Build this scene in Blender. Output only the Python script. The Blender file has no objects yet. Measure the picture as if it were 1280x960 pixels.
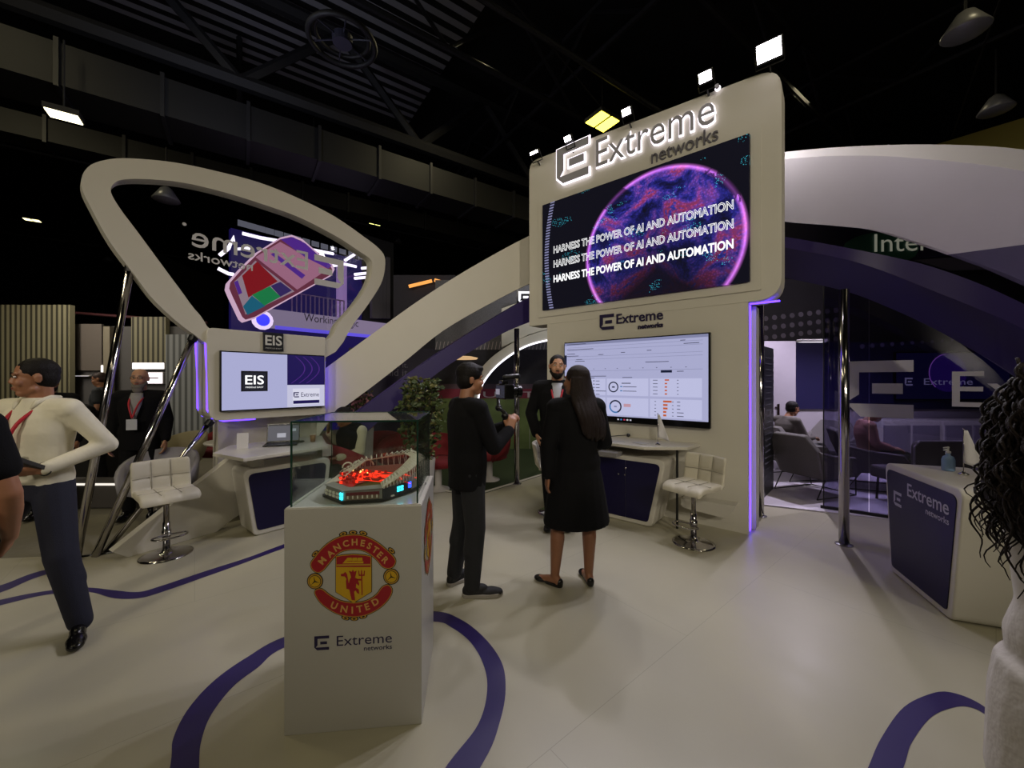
import bpy, bmesh, math, random
from mathutils import Vector, Matrix, Euler
random.seed(7)
PI = math.pi
F, CX, HY, CH = 490.0, 640.0, 476.0, 1.6      # focal length (px of 1280), principal x, horizon y, camera height
scene = bpy.context.scene
COL = scene.collection
W = {}                                         # world matrices

# ------------------------------------------------------------------ measuring
def P(px, py, Y): return Vector(((px-CX)/F*Y, Y, CH-(py-HY)/F*Y))
def G(px, py, z=0.0):
    Y = F*(CH-z)/(py-HY)
    return Vector(((px-CX)/F*Y, Y, z))
class Frame:
    """upright plane: x runs left to right as seen, y is up, z comes out towards the viewer"""
    def __init__(s, o, x):
        s.o = Vector(o); s.x = Vector((x[0], x[1], 0)).normalized(); s.up = Vector((0,0,1)); s.n = s.x.cross(s.up)
        s.M = Matrix(((s.x.x, s.up.x, s.n.x, s.o.x), (s.x.y, s.up.y, s.n.y, s.o.y), (s.x.z, s.up.z, s.n.z, s.o.z), (0,0,0,1)))
    def px(s, px, py, w=0.0):
        o = s.o + s.n*w; r = (px-CX)/F
        u = (r*o.y-o.x)/(s.x.x-r*s.x.y)
        Y = o.y+u*s.x.y
        return (u, CH-(py-HY)/F*Y)
    def at(s, u, v, w=0.0): return s.o + s.x*u + s.up*v + s.n*w

# ------------------------------------------------------------------ materials
def srgb(c):
    if isinstance(c, str):
        c = c.lstrip('#'); c = [int(c[i:i+2],16)/255 for i in (0,2,4)]
    return [x/12.92 if x <= .04045 else ((x+.055)/1.055)**2.4 for x in c]
MATS = {}
def mat(name, col, rough=.5, metal=0.0, emit=0.0, noise=.06, scale=14., bump=0.0, bscale=60., coat=0.0, stretch=None, spec=.5):
    if name in MATS: return MATS[name]
    m = bpy.data.materials.new(name); m.use_nodes = True
    nt = m.node_tree; N = nt.nodes; L = nt.links
    b = N['Principled BSDF']; c = srgb(col)
    b.inputs['Base Color'].default_value = (*c, 1)
    b.inputs['Roughness'].default_value = rough; b.inputs['Metallic'].default_value = metal
    b.inputs['Specular IOR Level'].default_value = spec
    if coat: b.inputs['Coat Weight'].default_value = coat; b.inputs['Coat Roughness'].default_value = .05
    if emit:
        b.inputs['Base Color'].default_value = (0,0,0,1)
        b.inputs['Emission Color'].default_value = (*c, 1); b.inputs['Emission Strength'].default_value = emit
    else:
        tc = N.new('ShaderNodeTexCoord'); src = tc.outputs['Object']
        if stretch:
            mp = N.new('ShaderNodeMapping'); mp.inputs['Scale'].default_value = stretch; L.new(src, mp.inputs[0]); src = mp.outputs[0]
        nz = N.new('ShaderNodeTexNoise'); nz.inputs['Scale'].default_value = scale; nz.inputs['Detail'].default_value = 3
        L.new(src, nz.inputs['Vector'])
        mx = N.new('ShaderNodeMix'); mx.data_type = 'RGBA'
        mx.inputs['A'].default_value = (*[x*(1-noise) for x in c], 1); mx.inputs['B'].default_value = (*[min(1,x*(1+noise)) for x in c], 1)
        L.new(nz.outputs['Fac'], mx.inputs['Factor']); L.new(mx.outputs['Result'], b.inputs['Base Color'])
        if bump:
            n2 = N.new('ShaderNodeTexNoise'); n2.inputs['Scale'].default_value = bscale; L.new(src, n2.inputs['Vector'])
            bp = N.new('ShaderNodeBump'); bp.inputs['Strength'].default_value = bump; bp.inputs['Distance'].default_value = .01
            L.new(n2.outputs['Fac'], bp.inputs['Height']); L.new(bp.outputs['Normal'], b.inputs['Normal'])
    MATS[name] = m; return m
def glow(name, col, s=1.0): return mat(name, col, emit=s)
def glass(name, tint='ffffff', refl=1.0, ior=1.5):
    if name in MATS: return MATS[name]
    m = bpy.data.materials.new(name); m.use_nodes = True; nt = m.node_tree; N = nt.nodes; L = nt.links
    N.remove(N['Principled BSDF']); out = N['Material Output']
    t = N.new('ShaderNodeBsdfTransparent'); t.inputs[0].default_value = (*srgb(tint),1)
    g = N.new('ShaderNodeBsdfGlossy'); g.inputs['Roughness'].default_value = 0.0; g.inputs[0].default_value = (refl,refl,refl,1)
    fr = N.new('ShaderNodeFresnel'); ge = N.new('ShaderNodeNewGeometry'); mr = N.new('ShaderNodeMapRange'); mr.inputs['To Min'].default_value = ior; mr.inputs['To Max'].default_value = 1/ior
    L.new(ge.outputs['Backfacing'], mr.inputs['Value']); L.new(mr.outputs[0], fr.inputs[0])
    mx = N.new('ShaderNodeMixShader'); L.new(fr.outputs[0], mx.inputs[0]); L.new(t.outputs[0], mx.inputs[1]); L.new(g.outputs[0], mx.inputs[2])
    L.new(mx.outputs[0], out.inputs[0]); MATS[name] = m; return m
def stripes(name, c1, c2, freq, axis=0, duty=.5, rough=.6, bump=.6):
    """ribbed panel: two colours repeated along one axis"""
    if name in MATS: return MATS[name]
    m = bpy.data.materials.new(name); m.use_nodes = True; nt = m.node_tree; N = nt.nodes; L = nt.links; b = N['Principled BSDF']
    b.inputs['Roughness'].default_value = rough
    tc = N.new('ShaderNodeTexCoord'); sp = N.new('ShaderNodeSeparateXYZ'); L.new(tc.outputs['Object'], sp.inputs[0])
    mu = N.new('ShaderNodeMath'); mu.operation = 'MULTIPLY'; mu.inputs[1].default_value = freq; L.new(sp.outputs[axis], mu.inputs[0])
    fr = N.new('ShaderNodeMath'); fr.operation = 'FRACT'; L.new(mu.outputs[0], fr.inputs[0])
    gt = N.new('ShaderNodeMath'); gt.operation = 'GREATER_THAN'; gt.inputs[1].default_value = duty; L.new(fr.outputs[0], gt.inputs[0])
    mx = N.new('ShaderNodeMix'); mx.data_type = 'RGBA'; mx.inputs['A'].default_value = (*srgb(c1),1); mx.inputs['B'].default_value = (*srgb(c2),1)
    L.new(gt.outputs[0], mx.inputs['Factor']); L.new(mx.outputs['Result'], b.inputs['Base Color'])
    if bump:
        bp = N.new('ShaderNodeBump'); bp.inputs['Strength'].default_value = bump; bp.inputs['Distance'].default_value = .01
        L.new(gt.outputs[0], bp.inputs['Height']); bp.invert = True; L.new(bp.outputs['Normal'], b.inputs['Normal'])
    MATS[name] = m; return m

# ------------------------------------------------------------------ object plumbing
def props(o, label=None, cat=None, group=None, kind=None):
    if label: o['label'] = label
    if cat: o['category'] = cat
    if group: o['group'] = group
    if kind: o['kind'] = kind
    return o
def place(o, Mw, parent=None):
    W[o.name] = Mw.copy()
    if parent: o.parent = parent; o.matrix_basis = W[parent.name].inverted() @ Mw
    else: o.matrix_basis = Mw
    return o
def thing(name, label, cat, loc=(0,0,0), rz=0.0, group=None):
    o = bpy.data.objects.new(name, None); COL.objects.link(o); o.empty_display_size = .1
    place(o, Matrix.Translation(Vector(loc)) @ Matrix.Rotation(rz,4,'Z'))
    return props(o, label, cat, group)
def dup(root, loc, rz, label=None, group=None):
    r = root.copy(); COL.objects.link(r)
    place(r, Matrix.Translation(Vector(loc)) @ Matrix.Rotation(rz,4,'Z'))
    if label: r['label'] = label
    if group: r['group'] = group
    def rec(a, b):
        for ch in list(a.children):
            c = ch.copy(); COL.objects.link(c); c.parent = b; c.matrix_basis = ch.matrix_basis.copy(); W[c.name] = W[b.name] @ c.matrix_basis
            rec(ch, c)
    rec(root, r); return r

def basis(d):
    d = Vector(d).normalized(); a = Vector((0,0,1)) if abs(d.z) < .95 else Vector((1,0,0))
    x = d.cross(a).normalized(); return x, x.cross(d).normalized(), d
def catmull(pts, n=6, closed=False):
    pts = [Vector(p) for p in pts]; out = []; m = len(pts)
    rng = range(m) if closed else range(m-1)
    for i in rng:
        if closed: p0,p1,p2,p3 = pts[(i-1)%m],pts[i],pts[(i+1)%m],pts[(i+2)%m]
        else: p0,p1,p2,p3 = pts[max(i-1,0)],pts[i],pts[i+1],pts[min(i+2,m-1)]
        for k in range(n):
            t = k/n
            out.append(.5*((2*p1)+(p2-p0)*t+(2*p0-5*p1+4*p2-p3)*t*t+(3*p1-p0-3*p2+p3)*t**3))
    if not closed: out.append(pts[-1])
    return out
def rounded(poly, r, n=5):
    """round the corners of a 2D polygon; r is one radius or one per corner"""
    out = []; m = len(poly)
    for i in range(m):
        p = Vector(poly[i][:2]); a = Vector(poly[i-1][:2])-p; b = Vector(poly[(i+1)%m][:2])-p
        rr = r[i] if isinstance(r,(list,tuple)) else r
        rr = min(rr, a.length*.49, b.length*.49)
        if rr <= 1e-5: out += [tuple(p)]*(n+1) if False else [tuple(p)]; continue
        a.normalize(); b.normalize(); s = p+a*rr; e = p+b*rr
        for k in range(n+1):
            t = k/n; q = s*(1-t)**2+p*2*t*(1-t)+e*t*t; out.append((q.x,q.y))
    return out
def rrect(u0, v0, u1, v1, r, n=5): return rounded([(u0,v0),(u1,v0),(u1,v1),(u0,v1)], r, n)

_TC = {}
def text_geo(body, bold=0.0, extrude=0.0, res=3):
    key = (body, bold, extrude)
    if key in _TC: return _TC[key]
    cu = bpy.data.curves.new('t','FONT'); cu.body = body; cu.offset = bold; cu.extrude = extrude; cu.resolution_u = res
    ob = bpy.data.objects.new('t', cu); COL.objects.link(ob)
    dg = bpy.context.evaluated_depsgraph_get(); me = ob.evaluated_get(dg).to_mesh()
    V = [v.co.copy() for v in me.vertices]; Fc = [tuple(p.vertices) for p in me.polygons]
    ob.evaluated_get(dg).to_mesh_clear(); bpy.data.objects.remove(ob); bpy.data.curves.remove(cu)
    x0 = min(v.x for v in V); x1 = max(v.x for v in V); y0 = min(v.y for v in V); y1 = max(v.y for v in V)
    _TC[key] = (V, Fc, x0, x1, y0, y1); return _TC[key]

class MB:
    def __init__(s): s.v = []; s.f = []; s.m = []; s.mats = []
    def mi(s, m):
        if m is None: return 0
        if m not in s.mats: s.mats.append(m)
        return s.mats.index(m)
    def add(s, V, Fc, m=None, T=None):
        b = len(s.v); i = s.mi(m)
        s.v += [tuple(T @ Vector(p)) if T else tuple(p) for p in V]
        s.f += [tuple(b+k for k in f) for f in Fc]; s.m += [i]*len(Fc); return s
    def box(s, c, d, m=None, T=None, rz=0):
        x,y,z = d[0]/2,d[1]/2,d[2]/2
        V = [Vector((a*x,b*y,e*z)) for e in (-1,1) for b in (-1,1) for a in (-1,1)]
        R = Matrix.Translation(Vector(c)) @ Matrix.Rotation(rz,4,'Z'); V = [R @ v for v in V]
        return s.add(V, [(0,2,3,1),(4,5,7,6),(0,1,5,4),(2,6,7,3),(0,4,6,2),(1,3,7,5)], m, T)
    def prism(s, poly, w0, w1, m=None, T=None, cap=True):
        """2D polygon in the local xy plane, extruded from w0 to w1 along local z"""
        n = len(poly); V = [(p[0],p[1],w0) for p in poly]+[(p[0],p[1],w1) for p in poly]
        a = sum(poly[i][0]*poly[(i+1)%n][1]-poly[(i+1)%n][0]*poly[i][1] for i in range(n))
        Fc = [(i,(i+1)%n,n+(i+1)%n,n+i) for i in range(n)]
        if cap: Fc += [tuple(range(n))[::-1], tuple(range(n,2*n))]
        if (a < 0) != (w1 < w0): Fc = [f[::-1] for f in Fc]
        return s.add(V, Fc, m, T)
    def ring(s, out, inn, w0, w1, m=None, T=None):
        n = len(out); V = [(p[0],p[1],w) for w in (w0,w1) for L in (out,inn) for p in L]
        Fc = []
        for i in range(n):
            j = (i+1)%n
            Fc += [(2*n+i,2*n+j,3*n+j,3*n+i),(i,n+i,n+j,j),(i,j,2*n+j,2*n+i),(n+i,3*n+i,3*n+j,n+j)]
        return s.add(V, Fc, m, T)
    def flat(s, poly, w=0, m=None, T=None): return s.add([(p[0],p[1],w) for p in poly], [tuple(range(len(poly)))], m, T)
    def tube(s, pts, r, m=None, n=10, closed=False, T=None):
        pts = [Vector(p) for p in pts]; k = len(pts); rs = r if isinstance(r,(list,tuple)) else [r]*k
        V = []; Fc = []; px = None
        for i,p in enumerate(pts):
            d = (pts[(i+1)%k]-pts[i-1]) if (closed or 0 < i < k-1) else (pts[1]-pts[0] if i == 0 else pts[-1]-pts[-2])
            d.normalize()
            if px is None: px = basis(d)[0]
            px = (px-d*px.dot(d)); px = px.normalized() if px.length > 1e-6 else basis(d)[0]
            py = d.cross(px)
            for a in range(n):
                t = 2*PI*a/n; V.append(p+(px*math.cos(t)+py*math.sin(t))*rs[i])
        for i in range(k if closed else k-1):
            j = (i+1)%k
            for a in range(n):
                b = (a+1)%n; Fc.append((i*n+a,i*n+b,j*n+b,j*n+a))
        if not closed: Fc += [tuple(range(n))[::-1], tuple((k-1)*n+a for a in range(n))]
        return s.add(V, Fc, m, T)
    def lathe(s, prof, c=(0,0,0), m=None, n=24, T=None, sx=1, sy=1):
        V = []; Fc = []; k = len(prof)
        for r,z in prof:
            for a in range(n):
                t = 2*PI*a/n; V.append((c[0]+r*sx*math.cos(t), c[1]+r*sy*math.sin(t), c[2]+z))
        for i in range(k-1):
            for a in range(n):
                b = (a+1)%n; Fc.append((i*n+a,i*n+b,(i+1)*n+b,(i+1)*n+a))
        Fc += [tuple(range(n))[::-1], tuple((k-1)*n+a for a in range(n))]
        return s.add(V, Fc, m, T)
    def ell(s, c, r, m=None, R=None, n=14, k=9, T=None):
        if not isinstance(r,(list,tuple)): r = (r,r,r)
        V = []; Fc = []; c = Vector(c)
        for i in range(1,k):
            t = PI*i/k
            for a in range(n):
                p = 2*PI*a/n; q = Vector((r[0]*math.sin(t)*math.cos(p), r[1]*math.sin(t)*math.sin(p), r[2]*math.cos(t)))
                if R: q = R @ q
                V.append(c+q)
        top = Vector((0,0,r[2])); bot = -top
        if R: top = R @ top; bot = R @ bot
        V += [c+top, c+bot]; N = len(V)
        for i in range(k-2):
            for a in range(n):
                b = (a+1)%n; Fc.append((i*n+a,(i+1)*n+a,(i+1)*n+b,i*n+b))
        for a in range(n):
            b = (a+1)%n; Fc += [(N-2,a,b),(N-1,(k-2)*n+b,(k-2)*n+a)]
        return s.add(V, Fc, m, T)
    def cap(s, a, b, ra, rb, m=None, n=12, T=None):
        """tapered capsule"""
        a = Vector(a); b = Vector(b); d = b-a; L = d.length
        if L < 1e-6: return s.ell(a, ra, m)
        x,y,d = basis(d); V = []; Fc = []; rows = []
        for i in range(1,5): t = PI/2*i/5; rows.append((a-d*ra*math.cos(t), ra*math.sin(t)))
        rows.append((a,ra)); rows.append((b,rb))
        for i in range(1,5): t = PI/2*i/5; rows.append((b+d*rb*math.sin(t), rb*math.cos(t)))
        for p,r in rows:
            for q in range(n):
                t = 2*PI*q/n; V.append(p+(x*math.cos(t)+y*math.sin(t))*r)
        k = len(rows); V += [a-d*ra, b+d*rb]
        for i in range(k-1):
            for q in range(n):
                w = (q+1)%n; Fc.append((i*n+q,i*n+w,(i+1)*n+w,(i+1)*n+q))
        for q in range(n):
            w = (q+1)%n; Fc += [(k*n,w,q),(k*n+1,(k-1)*n+q,(k-1)*n+w)]
        return s.add(V, Fc, m, T)
    def loft(s, rings, m=None, n=20, T=None, e=2.0):
        """rings: (cx,cy,cz,rx,ry[,rot]) stacked ellipses (superellipse exponent e)"""
        V = []; Fc = []; k = len(rings)
        for R in rings:
            rot = R[5] if len(R) > 5 else 0
            for a in range(n):
                t = 2*PI*a/n; c_,s_ = math.cos(t),math.sin(t)
                x = R[3]*math.copysign(abs(c_)**(2/e),c_); y = R[4]*math.copysign(abs(s_)**(2/e),s_)
                V.append((R[0]+x*math.cos(rot)-y*math.sin(rot), R[1]+x*math.sin(rot)+y*math.cos(rot), R[2]))
        up = rings[-1][2] > rings[0][2]
        for i in range(k-1):
            for a in range(n):
                b = (a+1)%n; f = (i*n+a,i*n+b,(i+1)*n+b,(i+1)*n+a); Fc.append(f if up else f[::-1])
        f0 = tuple(range(n))[::-1]; f1 = tuple((k-1)*n+a for a in range(n))
        Fc += [f0,f1] if up else [f0[::-1],f1[::-1]]
        return s.add(V, Fc, m, T)
    def text(s, body, u, v, w, width=None, height=None, m=None, T=None, bold=0.0, ext=0.0, rot=0.0, flip=False, anchor='l', ref=None):
        """lettering whose box starts at (u,v); fitted to width and to height (of its own box, or of ref's box)"""
        V,Fc,x0,x1,y0,y1 = text_geo(body, bold, 0)
        rb = text_geo(ref, bold, 0) if ref else None
        ry0,ry1 = (rb[4],rb[5]) if rb else (y0,y1)
        sy = height/(ry1-ry0) if height else width/(x1-x0); sx = width/(x1-x0) if width else sy
        W_ = (x1-x0)*sx; ox = {'l':0,'c':-W_/2,'r':-W_}[anchor]; oy = -(ry1-ry0)*sy/2 if anchor == 'c' else 0
        c,sn = math.cos(rot),math.sin(rot); out = []
        for p in V:
            a = (p.x-x0)*sx+ox; b = (p.y-ry0)*sy+oy
            if flip: a = -a
            out.append((u+a*c-b*sn, v+a*sn+b*c, w))
        if ext:
            n = len(out); V2 = out+[(a,b,c_-ext) for a,b,c_ in out]; cnt = {}
            for f in Fc:
                for i in range(len(f)):
                    e = (f[i],f[(i+1)%len(f)]); cnt[e] = 1
            sides = [(b_,a_,a_+n,b_+n) for (a_,b_) in cnt if (b_,a_) not in cnt]
            return s.add(V2, [tuple(f) for f in Fc]+[tuple(k+n for k in f[::-1]) for f in Fc]+sides, m, T)
        return s.add(out, Fc, m, T)
    def build(s, name, m=None, parent=None, Mw=None, smooth=False, bevel=0.0, seg=2, label=None, kind=None, cat=None, group=None, sub=0):
        me = bpy.data.meshes.new(name); me.from_pydata(s.v, [], s.f)
        ms = s.mats if s.mats else ([m] if m else [])
        for k in ms: me.materials.append(k)
        if s.mats: me.polygons.foreach_set('material_index', s.m)
        if smooth: me.polygons.foreach_set('use_smooth', [True]*len(me.polygons))
        me.update()
        o = bpy.data.objects.new(name, me); COL.objects.link(o)
        place(o, Mw if Mw is not None else (W[parent.name] if parent else Matrix.Identity(4)), parent)
        if bevel:
            b = o.modifiers.new('b','BEVEL'); b.width = bevel; b.segments = seg; b.limit_method = 'ANGLE'; b.angle_limit = .6
        if sub:
            q = o.modifiers.new('s','SUBSURF'); q.levels = sub; q.render_levels = sub
        if smooth == 'auto':
            pass
        return props(o, label, cat, group, kind)
    def solid(s, name, m, parent=None, Mw=None, voxel=.01, it=4, label=None):
        """fuse the overlapping closed shapes into one smooth continuous surface"""
        me = bpy.data.meshes.new('tmp'); me.from_pydata(s.v, [], s.f)
        t = bpy.data.objects.new('tmp', me); COL.objects.link(t)
        r = t.modifiers.new('r','REMESH'); r.mode = 'VOXEL'; r.voxel_size = voxel
        q = t.modifiers.new('q','SMOOTH'); q.factor = .5; q.iterations = it
        dg = bpy.context.evaluated_depsgraph_get(); nm = bpy.data.meshes.new_from_object(t.evaluated_get(dg))
        bpy.data.objects.remove(t); nm.name = name
        nm.materials.clear(); nm.materials.append(m)
        nm.polygons.foreach_set('use_smooth', [True]*len(nm.polygons))
        o = bpy.data.objects.new(name, nm); COL.objects.link(o)
        place(o, Mw if Mw is not None else (W[parent.name] if parent else Matrix.Identity(4)), parent)
        return props(o, label)

def logo(mb, u, v, h, w, m, T=None, flip=False, ext=0.0):
    """square bracket-and-bar mark, h high, with its lower left corner at (u,v)"""
    k = -1 if flip else 1
    A = [(0,1),(1,1),(1,.8),(.22,.8),(.22,.36),(.1,.2),(1,.2),(1,0),(.2,0),(0,.2)]
    B = [(.4,.6),(.86,.6),(.86,.4),(.4,.4)]
    for S in (A,B):
        q = [(u+k*x*h, v+y*h) for x,y in S]
        if ext: mb.prism(q, w-ext, w, m, T)
        else: mb.flat(q if k == 1 else q[::-1], w, m, T)
# ------------------------------------------------------------------ people
SKIN_L = mat('skin_light','b98a6c',.5,noise=.08,scale=30); SKIN_M = mat('skin_tan','9a6a4e',.5,noise=.08,scale=30); SKIN_D = mat('skin_brown','7a5038',.5,noise=.08,scale=30)
HAIR_B = mat('hair_black','100c0b',.6,noise=.4,scale=120,bump=.4,bscale=160,spec=.2); HAIR_BR = mat('hair_dark_brown','1d1310',.6,noise=.5,scale=60,bump=.6,bscale=120,stretch=(3,3,.25),spec=.25); HAIR_G = mat('hair_grey','6d6862',.8,noise=.3,scale=80)
BLACK = mat('black_cloth','0d0d10',.9,noise=.2,scale=40,bump=.25,bscale=220,spec=.2); BLACK2 = mat('black_suit','0b0b0e',.9,noise=.2,scale=30,bump=.2,bscale=260,spec=.2)
CHAR = mat('charcoal_trousers','191a1e',.85,noise=.2,scale=40,bump=.2,bscale=200); NAVYT = mat('navy_trousers','15172a',.8,noise=.15,scale=30,bump=.2,bscale=200)
WSHIRT = mat('white_shirt','d9d3bd',.75,noise=.06,scale=9,bump=.5,bscale=14); SHIRTG = mat('grey_shirt','8d8b8d',.8,noise=.08)
LEATHER = mat('black_leather','0d0c0d',.22,noise=.1); SOLE = mat('pale_sole','8f8a80',.6); LAN = mat('red_lanyard','b01628',.5); BADGE = mat('badge_card','b9bcc4',.3)
EYEW = mat('eye_white','c9c4bc',.3); EYED = mat('eye_dark','140d0a',.2); GLS = mat('spectacle_frame','0a0a0c',.3); LIP = mat('lips','8c4f45',.5)

def V3(*a): return Vector(a)
def head_geo(mb, c, R, fem=False):
    f = lambda x,y,z: c + R @ Vector((x,y,z))
    R3 = R
    mb.ell(f(0,-.012,.03),(.074,.092,.084),R=R3); mb.ell(f(0,.018,-.028),(.060,.070,.085),R=R3)
    mb.ell(f(0,.05,-.092),(.032,.032,.024),R=R3); mb.cap(f(-.045,.01,-.07),f(0,.045,-.093),.02,.022); mb.cap(f(.045,.01,-.07),f(0,.045,-.093),.02,.022)
    mb.cap(f(0,.080,.012),f(0,.094,-.022),.0075,.0105); mb.ell(f(.011,.088,-.027),.008); mb.ell(f(-.011,.088,-.027),.008)
    for k in (-1,1):
        mb.ell(f(k*.028,.076,.026),(.026,.013,.008),R=R3); mb.ell(f(k*.036,.064,-.028),(.024,.022,.026),R=R3)
        mb.ell(f(k*.077,-.008,-.006),(.009,.019,.031),R=R3); mb.ell(f(k*.082,-.012,.006),(.008,.014,.016),R=R3)
    mb.ell(f(0,.083,-.056),(.025,.011,.006),R=R3); mb.ell(f(0,.081,-.068),(.021,.011,.007),R=R3)
def face_bits(par, c, R, s, hair, glasses=False):
    f = lambda x,y,z: (c + R @ Vector((x,y,z)))*s
    e = MB()
    for k in (-1,1):
        e.ell(f(k*.029,.077,.008),tuple(q*s for q in (.013,.008,.0075)),EYEW,R=R); e.ell(f(k*.029,.0835,.008),.0055*s,EYED)
    e.build('eyes',None,par,smooth=True)
    b = MB()
    for k in (-1,1): b.tube([f(k*.012,.089,.028),f(k*.03,.088,.034),f(k*.047,.075,.028)],[.003*s,.004*s,.002*s],n=6)
    b.build('eyebrows',hair,par,smooth=True)
    l = MB(); l.ell(f(0,.0895,-.057),(.021*s,.006*s,.004*s),R=R); l.ell(f(0,.088,-.066),(.018*s,.006*s,.005*s),R=R); l.build('lips',LIP,par,smooth=True)
    if glasses:
        g = MB()
        for k in (-1,1):
            g.tube([f(k*.031+.022*math.cos(t),.096,.006+.016*math.sin(t)) for t in [i*PI/6 for i in range(12)]],.002*s,n=6,closed=True)
            g.tube([f(k*.053,.094,.01),f(k*.078,.0,.008)],.002*s,n=6)
        g.tube([f(-.01,.098,.008),f(.01,.098,.008)],.002*s,n=6); g.build('glasses',GLS,par)
def hand_geo(mb, w, d, n, t, curl=.35, L=1.0, spread=.0):
    """w wrist, d pointing direction, n the way the palm faces, t the thumb's side"""
    w = Vector(w); d = Vector(d).normalized(); n = (Vector(n)-d*Vector(n).dot(d)).normalized(); t = (Vector(t)-d*Vector(t).dot(d)-n*Vector(t).dot(n)).normalized()
    for k,o in enumerate((.030,.011,-.009,-.028)):
        b = w+d*.088*L+t*o*L*.95; mb.cap(w+t*o*.6*L, b, .016*L,.0125*L)
        ln = (.040,.045,.042,.032)[k]*L; a = 0; p = b
        for j,q in enumerate((1,.62,.5)):
            a += curl*(.9 if j == 0 else 1.1)
            dd = (d*math.cos(a)+n*math.sin(a)+t*(1.5-k)*spread*.1).normalized(); p2 = p+dd*ln*q
            mb.cap(p,p2,(.0098-.0008*j-.0006*(k==3))*L,(.0090-.0008*j)*L,n=8); p = p2
    b = w+d*.025*L+t*.028*L; p1 = b+(d*.75+t*.6+n*.25).normalized()*.042*L; p2 = p1+(d*.95+t*.12+n*(.2+curl*.5)).normalized()*.032*L
    mb.cap(w+d*.01*L+t*.012*L,b,.016*L,.015*L); mb.cap(b,p1,.0135*L,.011*L,n=8); mb.cap(p1,p2,.0108*L,.009*L,n=8)

BASE = dict(P=(0,0,.93),C=(0,.0,1.24),N=(0,-.015,1.43),Hd=(0,.015,1.59),hy=0,hp=0,hr=0,
  LS=(-.175,-.01,1.385),RS=(.175,-.01,1.385),LE=(-.235,-.03,1.11),RE=(.235,-.03,1.11),LW=(-.245,.06,.88),RW=(.245,.06,.88),
  LH=(-.088,0,.90),RH=(.088,0,.90),LK=(-.10,.02,.50),RK=(.10,.02,.50),LA=(-.11,-.02,.085),RA=(.11,-.02,.085),LT=.15,RT=-.15,
  Ld=(0,.15,-1),Rd=(0,.15,-1),Ln=(1,0,0),Rn=(-1,0,0),Lt=(0,1,.1),Rt=(0,1,.1),curl=.35)
SEAT = dict(P=(0,0,.50),C=(0,-.04,.83),N=(0,-.05,1.02),Hd=(0,.0,1.17),LS=(-.175,-.04,.97),RS=(.175,-.04,.97),LE=(-.23,.0,.71),RE=(.23,.0,.71),LW=(-.14,.24,.66),RW=(.14,.24,.66),
  LH=(-.09,0,.49),RH=(.09,0,.49),LK=(-.12,.42,.50),RK=(.12,.42,.50),LA=(-.12,.44,.085),RA=(.12,.44,.085),Ld=(.3,1,-.1),Rd=(-.3,1,-.1),Ln=(0,0,-1),Rn=(0,0,-1),Lt=(1,0,0),Rt=(-1,0,0))
def lerp(a,b,t): return Vector(a)*(1-t)+Vector(b)*t
def torso(mb, J, g=0.0, z0=-.03, top=True, fem=False, belly=0.0, hem=None):
    P_,C_,N_ = Vector(J['P']),Vector(J['C']),Vector(J['N']); sp = Vector(J['RS'])-Vector(J['LS']); rot = math.atan2(sp.y,sp.x)
    rings = []
    if hem: rings += hem
    k = .93 if fem else 1.0
    for c,rx,ry in ((lerp(P_,C_,z0/.3), .165,.115),(lerp(P_,C_,.12),.170,.118),(lerp(P_,C_,.42),.148*k,.108+belly),(lerp(P_,C_,.75),.160*k,.115+belly*.6),(C_,.178*k,.122),(lerp(C_,N_,.45),.185*k,.112),(lerp(C_,N_,.72),.165*k,.09),(lerp(C_,N_,.95),.085,.07),(lerp(C_,N_,1.12),.062,.06)):
        rings.append((c.x,c.y,c.z,rx+g,ry+g,rot))
    mb.loft(rings if top else rings[:-1])
    for S in ('L','R'):
        s = Vector(J[S+'S']); mb.cap(lerp(C_,N_,.7),s+Vector((0,0,-.005)),.07+g,.056+g)
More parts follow.
